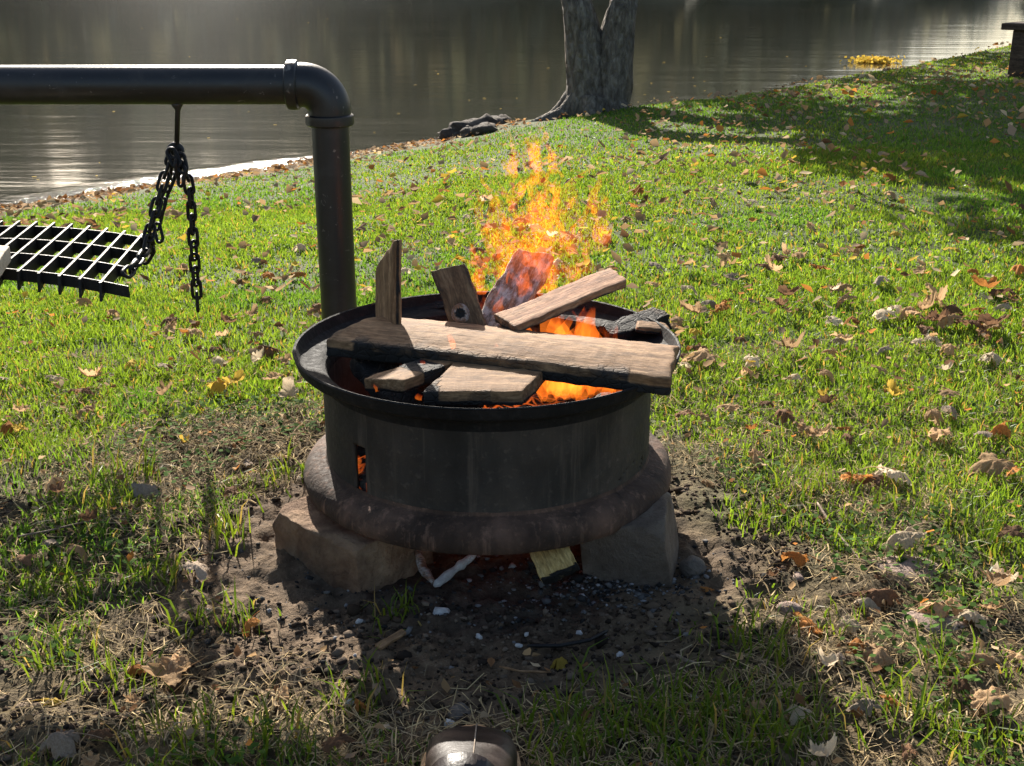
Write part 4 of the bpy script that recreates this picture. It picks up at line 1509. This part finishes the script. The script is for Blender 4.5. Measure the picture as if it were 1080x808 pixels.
def leaf_mesh(name, mat, seed, lobes=5, curl=.5, fold=.4, size=1.0):
    rs = random.Random(seed)
    NR, NAg = 6, 60
    V_, F_ = [(0, 0, 0)], []
    ph = rs.uniform(0, 6)
    la = [rs.uniform(.7, 1.12) for _ in range(8)]
    pw = rs.uniform(.6, 1.3)
    for i in range(1, NR + 1):
        for j in range(NAg):
            a_ = 2 * math.pi * j / NAg
            # lobed outline, tip towards +X, notch at the stalk
            lob = (.60 + .40 * abs(math.cos(a_ * lobes / 2)) ** pw) * (la[int(a_ / 6.2832 * lobes + .5) % lobes])
            tooth = 1 + .06 * math.sin(a_ * 23 + ph)
            notch = 1 - .55 * math.exp(-((abs(a_ - math.pi)) / .22) ** 2)
            stretch = 1.15 if abs(a_) < .6 or abs(a_ - 6.283) < .6 else 1.0
            rr_ = lob * tooth * notch * stretch * i / NR
            x, y = rr_ * math.cos(a_), rr_ * math.sin(a_) * .9
            ve = abs(math.sin(a_ * lobes / 2)) * .06 * i / NR
            z = fold * abs(y) * .8 + curl * (x * x) * (.7 if x > 0 else .35) + ve
            z += .16 * math.sin(3.1 * x + ph) * math.cos(2.7 * y + ph * 2) * (i / NR) + .10 * rs.uniform(-1, 1) * (i / NR) ** 2 * .6
            z += (.20 * mn.noise(Vector((x * 3.1 + seed, y * 3.1, 0))) + .12 * mn.noise(Vector((x * 7 + seed, y * 7, 3)))) * (i / NR) ** .7
            # roll the rim inwards
            k2 = (i / NR) ** 2
            V_.append((x * (1 - .28 * curl * k2), y * (1 - .35 * fold * k2), z))
    for j in range(NAg): F_.append((0, 1 + j, 1 + (j + 1) % NAg))
    for i in range(NR - 1):
        for j in range(NAg):
            p = 1 + i * NAg; q_ = p + NAg
            F_.append((p + j, q_ + j, q_ + (j + 1) % NAg, p + (j + 1) % NAg))
    # stalk
    b0 = len(V_)
    for k in range(4):
        x = -.35 - .28 * k
        V_ += [(x, -.018, .05 * k * k * .3), (x, .018, .05 * k * k * .3), (x, 0, .05 * k * k * .3 + .03)]
    for k in range(3):
        for e in range(3):
            F_.append((b0 + k * 3 + e, b0 + k * 3 + (e + 1) % 3, b0 + k * 3 + 3 + (e + 1) % 3, b0 + k * 3 + 3 + e))
    me = bpy.data.meshes.new(name)
    me.from_pydata([(x * .5 * size, y * .5 * size, z * .5 * size) for x, y, z in V_], [], F_)
    me.materials.append(mat)
    me.polygons.foreach_set('use_smooth', [True] * len(me.polygons))
    me.update()
    return me


LV = {}
for ci, c_ in enumerate(LEAF):
    LV[c_] = [leaf_mesh('fallen_leaf', LEAF[c_], ci * 17 + k, (5, 5, 3, 3, 5, 7)[k], (.35, .7, .45, 1.0, .2, .6)[k], (.35, .2, .7, .5, .25, .6)[k]) for k in range(6)]
# known big leaves: px, py, size px, colour
KN = [(65, 784, 46, 'grey'), (183, 693, 34, 'tan'), (184, 712, 40, 'tan'), (141, 702, 18, 'orange'), (57, 511, 28, 'tan'), (62, 524, 18, 'brown'), (55, 578, 24, 'grey'), (80, 584, 20, 'tan'), (206, 597, 30, 'grey'), (262, 655, 20, 'orange'),
      (150, 514, 40, 'grey'), (95, 550, 20, 'brown'), (257, 461, 18, 'brown'), (100, 405, 22, 'tan'), (137, 385, 18, 'yellow'), (90, 437, 24, 'tan'), (24, 441, 22, 'tan'), (9, 454, 24, 'orange'), (20, 460, 18, 'yellow'), (230, 409, 26, 'yellow'), (248, 411, 26, 'yellow'),
      (175, 422, 24, 'tan'), (378, 740, 22, 'orange'), (356, 790, 28, 'brown'), (108, 772, 22, 'brown'), (180, 340, 18, 'brown'), (205, 343, 18, 'orange'), (60, 402, 18, 'pale'), (120, 330, 18, 'tan'), (270, 352, 16, 'tan'),
      (1050, 496, 46, 'tan'), (951, 571, 34, 'pale'), (925, 626, 44, 'brown'), (918, 634, 30, 'pale'), (988, 638, 34, 'tan'), (1026, 646, 30, 'pale'), (1047, 626, 28, 'tan'), (856, 659, 36, 'orange'), (896, 655, 26, 'pale'), (925, 684, 36, 'tan'), (905, 675, 20, 'orange'),
      (843, 754, 30, 'pale'), (916, 741, 30, 'grey'), (941, 735, 22, 'orange'), (1042, 738, 46, 'tan'), (866, 800, 26, 'pale'), (868, 546, 26, 'brown'), (842, 584, 26, 'orange'), (904, 503, 26, 'orange'), (926, 506, 24, 'brown'), (828, 440, 30, 'brown'), (848, 455, 26, 'tan'),
      (940, 425, 32, 'yellow'), (1000, 421, 26, 'tan'), (1001, 436, 24, 'grey'), (990, 462, 32, 'tan'), (1053, 456, 30, 'orange'), (1036, 463, 20, 'grey'), (984, 318, 26, 'tan'), (976, 333, 24, 'tan'), (985, 346, 26, 'brown'), (1040, 306, 32, 'orange'), (1058, 308, 28, 'brown'), (1024, 345, 28, 'brown'), (1046, 348, 30, 'tan'), (982, 362, 20, 'pale'),
      (1001, 371, 24, 'tan'), (1046, 379, 28, 'pale'), (932, 334, 28, 'pale'), (898, 341, 26, 'orange'), (885, 362, 22, 'tan'), (1005, 330, 28, 'brown'), (958, 330, 22, 'tan'), (762, 327, 24, 'orange'), (733, 334, 22, 'tan'), (780, 357, 18, 'brown'), (744, 380, 34, 'tan'), (733, 352, 18, 'yellow'), (716, 382, 18, 'brown'), (722, 440, 22, 'brown'), (770, 435, 22, 'tan'), (872, 432, 24, 'brown'),
      (895, 467, 22, 'brown'), (892, 458, 18, 'orange'), (860, 466, 22, 'tan'), (792, 456, 18, 'orange'), (1045, 350, 26, 'brown'), (870, 397, 20, 'tan'), (1075, 285, 22, 'orange'), (932, 372, 16, 'grey'), (840, 270, 22, 'tan'), (820, 275, 18, 'brown'), (862, 285, 16, 'orange'), (760, 260, 18, 'brown'), (770, 300, 20, 'grey'), (905, 262, 16, 'orange'), (945, 250, 14, 'yellow'),
      (830, 318, 22, 'brown'), (1005, 635, 22, 'tan'), (1060, 620, 22, 'pale'), (960, 790, 20, 'brown'), (1010, 720, 24, 'brown'), (1020, 690, 30, 'tan'), (1065, 575, 22, 'brown'), (1072, 700, 22, 'tan'), (872, 700, 20, 'pale'), (885, 690, 18, 'grey'), (30, 600, 20, 'brown'), (140, 740, 18, 'tan'), (245, 520, 16, 'brown'), (300, 470, 14, 'tan'), (700, 470, 14, 'brown'), (745, 500, 16, 'tan'), (815, 610, 14, 'brown')]
leaves = []
for (px, py, s, c_) in KN:
    p = at_z(px, py, .015 if py > 400 else -.01)
    for _ in range(2): p = at_z(px, py, g1(p.x, p.y) + .02)
    dist = math.hypot(p.y, CAMZ - p.z)
    leaves.append((p.x, p.y, s * dist / FPX * (1.5 if py > 560 else 1.28), c_))
# scattered over the lawn
cand = []
cols_ = ['tan'] * 42 + ['pale'] * 22 + ['brown'] * 14 + ['grey'] * 14 + ['orange'] * 9 + ['yellow'] * 8
P = wedge(12000, 1.0, 13.8, .1)
for (x, y) in P:
    dS_ = float(shore(np.array([x]))[0]) - y
    if dS_ < .35: continue
    if math.hypot(x - PC.x, y - PC.y) < .42 or (abs(x + .047) < .1 and y < 1.3): continue
    dens = .30 if y < 2.2 else .62
    dens *= .35 + 1.3 * float(sstep(.38, .62, fbm(np.array([x * .9]), np.array([y * .9]), 102, 3))[0])
    if random.random() > dens: continue
    cand.append((x, y, min(.075, .026 + random.expovariate(1 / .015)) * (.7 if y < 2 else 1), random.choice(cols_)))
allv = leaves + cand
allv = allv[:len(leaves)] + sorted(allv[len(leaves):], key=lambda l: -l[2] / math.hypot(l[1], .9))
inds, rest = allv[:300], allv[300:]


def zone(x, y):
    px, py = proj(x, y, g1(x, y))
    side = 'left' if px < 330 else ('mid' if px < 700 else 'right')
    if py > 690: r_ = {'left': 'in the lower left corner', 'mid': 'near the boot toe', 'right': 'in the lower right corner'}[side]
    elif py > 560: r_ = {'left': 'on patchy ground left of the brown block', 'mid': 'before the ring', 'right': 'near the flat pink stones'}[side]
    elif py > 440: r_ = {'left': 'on patchy grass left of the ring', 'mid': 'beside the ring', 'right': 'on the grass right of the ring'}[side]
    elif py > 330: r_ = {'left': 'on grass below the grate', 'mid': 'behind the ring', 'right': 'on lawn right of the plank end'}[side]
    elif py > 235: r_ = {'left': 'on grass around the chain', 'mid': 'on lawn around the tall flames', 'right': 'on lawn right of the flames'}[side]
    elif py > 170: r_ = {'left': 'on lawn behind the grate', 'mid': 'on lawn above the flames', 'right': 'on the middle lawn at right'}[side]
    else: r_ = {'left': 'by the left shore', 'mid': 'on lawn below the tree', 'right': 'on the far lawn near the table'}[side]
    return r_, px


bk = {}
for i, l in enumerate(inds):
    z_, px = zone(l[0], l[1])
    bk.setdefault((l[3], z_), []).append((px, i))
names = {}
cw = {'tan': 'tan', 'pale': 'pale cream', 'brown': 'dark brown', 'grey': 'grey brown', 'orange': 'orange', 'yellow': 'yellow'}
tw = ['twenty-first', 'twenty-second', 'twenty-third', 'twenty-fourth', 'twenty-fifth', 'twenty-sixth']
oo = ordn + tw
for (c_, z_), lst in bk.items():
    lst.sort()
    for k, (px, i) in enumerate(lst):
        if len(lst) == 1: names[i] = f'only {cw[c_]} curled dead leaf {z_}'
        elif k == 0: names[i] = f'leftmost {cw[c_]} curled dead leaf {z_}'
        elif k == len(lst) - 1: names[i] = f'rightmost {cw[c_]} curled dead leaf {z_}'
        else: names[i] = f'{cw[c_]} dead leaf {z_}, {oo[min(k, len(oo) - 1)]} from left'
for i, (x, y, s, c_) in enumerate(inds):
    me = LV[c_][random.randrange(6)]
    o = bpy.data.objects.new('fallen_leaf', me)
    link(o)
    d = float(lawn_density(np.array([x]), np.array([y]))[0])
    o.location = (x, y, g1(x, y) + .006 + .026 * d + s * .08 + (.012 if i < len(leaves) and y < 1.8 else 0))
    flip = math.pi if random.random() < .75 else 0
    tl = .14 if i < len(leaves) else .24
    o.rotation_euler = (flip + random.gauss(0, tl), random.gauss(0, tl), random.uniform(0, 6.28))
    o.scale = (s, s * random.uniform(.7, 1), s * random.uniform(.7, 1.5))
    tag(o, names[i], 'leaf', 'dead leaves fallen on the ground')
# the many smaller ones further off, and the litter washed up along the shore
rest = np.array([(x, y, s, list(LEAF).index(c_)) for (x, y, s, c_) in rest])
P = wedge(26000, 4.0, 10.5, .3)
dS_ = shore(P[:, 0]) - P[:, 1]
P = P[(dS_ > .02) & (dS_ < 1.0) & (P[:, 0] < .1) & (rng.random(len(P)) < .55)]
shorel = np.stack([P[:, 0], P[:, 1], rng.uniform(.025, .06, len(P)), rng.choice([0, 0, 1, 2, 2, 3, 4], len(P))], 1)
P2 = wedge(2600, 1.0, 3.2, .1)
b_ = bare_mask(P2[:, 0], P2[:, 1])
P2 = P2[(rng.random(len(P2)) < .55) & ~blocked(P2[:, 0], P2[:, 1]) & (np.hypot(P2[:, 0] - PC.x, P2[:, 1] - PC.y) > .45)]
small = np.stack([P2[:, 0], P2[:, 1], rng.uniform(.006, .020, len(P2)), rng.choice([0, 0, 1, 2, 2, 2, 3, 4], len(P2))], 1)
rest = np.concatenate([rest, shorel, small])
n = len(rest)
ca = np.array([(.46, .29, .14), (.58, .43, .26), (.24, .12, .055), (.36, .25, .16), (.55, .22, .05), (.65, .44, .06)])
cc = ca[rest[:, 3].astype(int)] * rng.uniform(.6, 1.2, (n, 1))
ang = rng.uniform(0, 6.283, n)
s = rest[:, 2:3] * .40
ctr = np.stack([rest[:, 0], rest[:, 1], gz(rest[:, 0], rest[:, 1]) + .010 + .028 * lawn_density(rest[:, 0], rest[:, 1])], 1)
ax_ = np.stack([np.cos(ang), np.sin(ang), rng.normal(0, .35, n)], 1) * s
ay_ = np.stack([-np.sin(ang), np.cos(ang), rng.normal(0, .35, n)], 1) * s * .75
up = np.array([[0, 0, 1.]]) * s
kf = rng.uniform(.1, .7, (n, 1)); kt = rng.uniform(-.1, .8, (n, 1))
V = np.stack([ctr - ax_, ctr - ax_ * .35 - ay_ + up * kf, ctr - up * .05, ctr - ax_ * .35 + ay_ + up * kf, ctr + ax_ * .35 - ay_ * .85 + up * (kf * .8), ctr + ax_ * .35 + ay_ * .85 + up * (kf * .8), ctr + ax_ * 1.1 + up * kt], 1).reshape(-1, 3)
o = np.arange(n)[:, None] * 7
F = np.concatenate([o + np.array([t_]) for t_ in ([0, 1, 2], [0, 2, 3], [1, 4, 2], [2, 5, 3], [4, 6, 2], [2, 6, 5])], 1).reshape(-1, 3)
tag(np_mesh('leaf_litter', V, F, M['litter'], np.repeat(cc, 7, 0)), 'small brown and tan leaf litter over the lawn and along the shore', 'leaf litter', kind='stuff')
# specks floating on the river
fl = bpy.data.meshes.new('floating_leaf')
fl.from_pydata([(-.5, 0, 0), (-.2, -.35, .04), (.3, -.3, .05), (.6, 0, .02), (.3, .3, .05), (-.2, .35, .04)], [], [(0, 1, 2, 3), (0, 3, 4, 5)])
fl.materials.append(LEAF['yellow'])
SP = [(64, 106), (120, 118), (166, 94), (220, 146), (232, 108), (130, 84), (40, 190), (36, 187), (102, 186), (105, 172), (495, 106), (528, 115), (511, 104), (545, 104), (578, 72), (613, 96), (680, 100), (673, 108), (690, 104), (700, 66), (731, 82), (743, 86), (743, 96), (733, 91), (711, 105), (687, 88),
      (676, 113), (745, 60), (262, 118), (290, 132), (395, 140), (420, 120), (438, 90), (345, 20), (325, 24), (460, 75), (462, 78), (200, 60), (80, 50), (250, 20), (150, 30), (760, 40), (830, 60), (850, 70), (705, 97), (694, 107), (780, 105)]
for (px, py) in SP:
    c = at_z(px, py, ZW)
    o = bpy.data.objects.new('floating_leaf', fl)
    link(o)
    s_ = random.uniform(.018, .036) * (c.y / 11) ** .5
    o.location = (c.x, c.y, ZW + .004)
    o.scale = (s_ * 1.2, s_, s_)
    o.rotation_euler = (0, 0, random.uniform(0, 6))
    tag(o, 'tiny yellow leaf floating on the dark river', 'floating leaf', 'specks of leaf floating on the river')

# ------------------------------------------------------------------ wooded far bank (seen mirrored in the river)
cl = []
for _ in range(1100):
    y = random.uniform(43.8, 82)
    u = random.uniform(-50, 16.5)
    x = u * y / 40
    z0 = float(gz_base(np.array([x]), np.array([y]))[0])
    k = min(1, .25 + (16.5 - u) / 10)
    cl.append((x, y, z0 + random.uniform(.2, 2.4) * k * (1 if y > 46 else .6), random.uniform(.7, 1.5) * k, 52))
V, F, C = leafcloud(cl, .5, [(.105, .115, .07), (.13, .125, .07), (.09, .105, .065), (.15, .125, .07), (.11, .12, .09), (.16, .145, .075)])
fw = np_mesh('far_woods', V, F, M['far_foliage'], C)
tag(fw, 'dark wooded hillside across the river', 'woods', kind='stuff')

# ------------------------------------------------------------------ fire
fire = empty('fire', (PC.x, PC.y, .16), 'orange flames rising from the boards in the steel ring', 'fire')


def tongue(bm, fl_, p, h, w, lean=(0, 0), seed=0, n=12, m=16, flat=.45, wob=.4, open_tip=False):
    rings = []
    rot = random.uniform(0, 3.14)
    for i in range(m + 1):
        t_ = i / m
        k = (math.sin(math.pi * min(1, t_ * .82 + .18)) ** .8) * (1 - t_ ** 2.2) + .02
        c = Vector(p) + Vector((lean[0] * t_ ** 1.3, lean[1] * t_ ** 1.3, h * t_))
        c += Vector((mn.noise(Vector((seed, t_ * 2.6, 0))), mn.noise(Vector((seed, t_ * 2.6, 9))), 0)) * w * wob * 2.4 * t_ ** .7
        rr_ = rot + t_ * 2.2 * mn.noise(Vector((seed, 4, 4)))
        ring = []
        for j in range(n):
            a_ = 2 * math.pi * j / n
            x, y = w * k * math.cos(a_), w * k * flat * math.sin(a_)
            d = 1 + .42 * mn.noise(Vector((math.cos(a_) * 1.4 + seed, math.sin(a_) * 1.4, t_ * 4.5)))
            x, y = x * d, y * d
            ring.append(bm.verts.new(c + Vector((x * math.cos(rr_) - y * math.sin(rr_), x * math.sin(rr_) + y * math.cos(rr_), .25 * w * mn.noise(Vector((a_, seed, t_ * 5)))))))
            ring[-1][fl_] = 1 - t_
        rings.append(ring)
    for a_, b_ in zip(rings, rings[1:]):
        for j in range(n): bm.faces.new((a_[j], a_[(j + 1) % n], b_[(j + 1) % n], b_[j]))


def flames(name, specs, mat):
    bm = bmesh.new()
    lay = bm.verts.layers.float.new('fade')
    for s_ in specs: tongue(bm, lay, *s_[:4], **s_[4])
    o = bm_obj(name, bm, mat, fire)
    o.matrix_parent_inverse = Matrix.Identity(4)
    o.location = -Vector(fire.location)
    return o


# tall plume: shreds of flame, dense over the back half of the ring and thinning out upwards
def env(py):
    return float(np.interp(py, [150, 185, 215, 245, 275, 300, 325], [8, 24, 52, 66, 60, 50, 42])), float(np.interp(py, [150, 200, 250, 300], [572, 562, 560, 560]))


sp_ = []
for k in range(110):
    py = 318 - 150 * random.random() ** 1.25
    hw_, cx_ = env(py)
    px = cx_ + max(-1.15, min(1.15, random.gauss(0, .66))) * hw_
    c = at_y(px, py, random.uniform(2.0, 2.16))
    sp_.append((c, random.uniform(.028, .085), random.uniform(.006, .017), (random.gauss(0, .022), random.gauss(0, .01)), dict(seed=k * 3.7, wob=.9, flat=.35)))
for (px, py, h, w, lx) in ((512, 225, .05, .013, .0), (545, 222, .05, .016, 0), (590, 222, .055, .008, -.03), (604, 250, .05, .011, .02), (619, 262, .07, .006, .0), (560, 205, .05, .010, .03), (580, 235, .06, .012, .01), (503, 256, .04, .008, -.02), (600, 235, .04, .010, .02),
                           (548, 190, .05, .007, .03), (556, 174, .05, .007, .05), (568, 160, .03, .006, .05), (590, 196, .05, .006, -.02)):
    sp_.append((at_y(px, py + 18, 2.0), h, w, (lx, 0), dict(seed=px * .31, wob=1., flat=.35)))
flames('flame_plume', sp_, M['plume'])
sp_ = []
for k in range(16):
    py = 325 - 60 * random.random()
    hw_, cx_ = env(py)
    c = at_y(cx_ + random.gauss(0, .45) * hw_, py, random.uniform(2.0, 2.14))
    sp_.append((c, random.uniform(.09, .17), random.uniform(.025, .042), (random.gauss(0, .02), 0), dict(seed=k * 5.1 + 40, wob=.5)))
flames('flame_veil', sp_, M['veil'])
sp_ = []
for k in range(40):   # behind the long plank
    px = random.choice([random.uniform(545, 690), random.uniform(585, 680), random.uniform(500, 560)])
    c = at_y(px, 345, random.uniform(1.93, 2.10)); c.z = .20
    r_ = math.hypot(c.x - PC.x, c.y - PC.y)
    if r_ > .235: continue
    sp_.append((c, random.uniform(.11, .19), random.uniform(.016, .036), (random.gauss(0, .02), random.gauss(0, .02)), dict(seed=k * 2.3 + 100, wob=.5)))
flames('flame', sp_, M['flame'])
sp_ = []
for (px, py, h, w) in ((612, 425, .045, .018), (640, 422, .045, .016), (655, 416, .03, .012), (590, 420, .05, .016), (625, 412, .04, .016), (575, 420, .04, .014)):
    sp_.append((at_y(px, py, 1.76), h, w, (random.gauss(0, .012), 0), dict(seed=px * .7, wob=.4)))
flames('flame', sp_, M['flame'])
sp_ = []
for (px, py, h, w) in ((500, 392, .03, .02), (520, 388, .035, .022), (540, 388, .028, .02), (525, 380, .05, .008), (552, 390, .02, .02), (478, 368, .04, .005)):
    flames('flame', [(at_y(px, py, 1.80), h, w, (-.01, 0), dict(seed=px * .9, wob=.4))], M['flame'])
sp_ = []
for (px, py, h, w) in ((398, 412, .025, .010), (404, 410, .018, .008), (442, 422, .018, .006), (446, 384, .014, .005), ):
    flames('flame', [(at_y(px, py, 1.72), h, w, (random.gauss(0, .006), 0), dict(seed=px * 1.1, wob=.4))], M['flame'])
# glow seen through the rust holes low at the right
sp_ = []
for (px, py, y_) in ((676, 497, 1.832), (664, 504, 1.795), (656, 509, 1.775), (378, 504, 1.76), (379, 488, 1.77)):
    flames('flame', [(at_y(px, py, y_), .022, .010, (0, 0), dict(seed=px * 1.3, wob=.05))], M['flame'])

# ------------------------------------------------------------------ light, sky, camera
SUN_EL, SUN_AZ = R(27.0), R(-13.8)       # azimuth from +Y, negative = to the left
sd = Vector((math.sin(SUN_AZ) * math.cos(SUN_EL), math.cos(SUN_AZ) * math.cos(SUN_EL), math.sin(SUN_EL)))
sl = bpy.data.lights.new('sun', 'SUN')
sl.energy = 5.0
sl.angle = R(.5)
sl.color = (1.0, .93, .82)
so = bpy.data.objects.new('sun', sl)
link(so)
so.rotation_euler = sd.to_track_quat('Z', 'Y').to_euler()
so.location = sd * 30
w = bpy.data.worlds.new('World')
scene.world = w
w.use_nodes = True
nt = w.node_tree
nt.nodes.clear()
ow = nt.nodes.new('ShaderNodeOutputWorld')
bg = nt.nodes.new('ShaderNodeBackground')
sky = nt.nodes.new('ShaderNodeTexSky')
sky.sky_type = 'NISHITA'
sky.sun_disc = False
sky.sun_elevation = SUN_EL
sky.sun_rotation = SUN_AZ
sky.air_density = 1.0
sky.dust_density = 2.0
sky.ozone_density = .6
bg.inputs['Strength'].default_value = .068
nt.links.new(sky.outputs[0], bg.inputs[0])
nt.links.new(bg.outputs[0], ow.inputs[0])

cam = bpy.data.cameras.new('camera')
cam.sensor_fit = 'HORIZONTAL'
cam.sensor_width = 36
cam.lens = 36 * FPX / W0
cam.clip_start = .05
cam.clip_end = 600
co = bpy.data.objects.new('camera', cam)
link(co)
co.location = (0, 0, CAMZ)
co.rotation_euler = (math.pi / 2 - PITCH, 0, 0)
scene.camera = co

vs = scene.view_settings
vs.view_transform = 'Standard'
vs.look = 'None'
vs.gamma = 1
vs.exposure = 1.46
vs.use_curve_mapping = False
scene.render.resolution_x, scene.render.resolution_y = 1024, 766
cy = scene.cycles
cy.use_denoising = True
cy.max_bounces = 8
cy.transparent_max_bounces = 24
cy.sample_clamp_indirect = 6
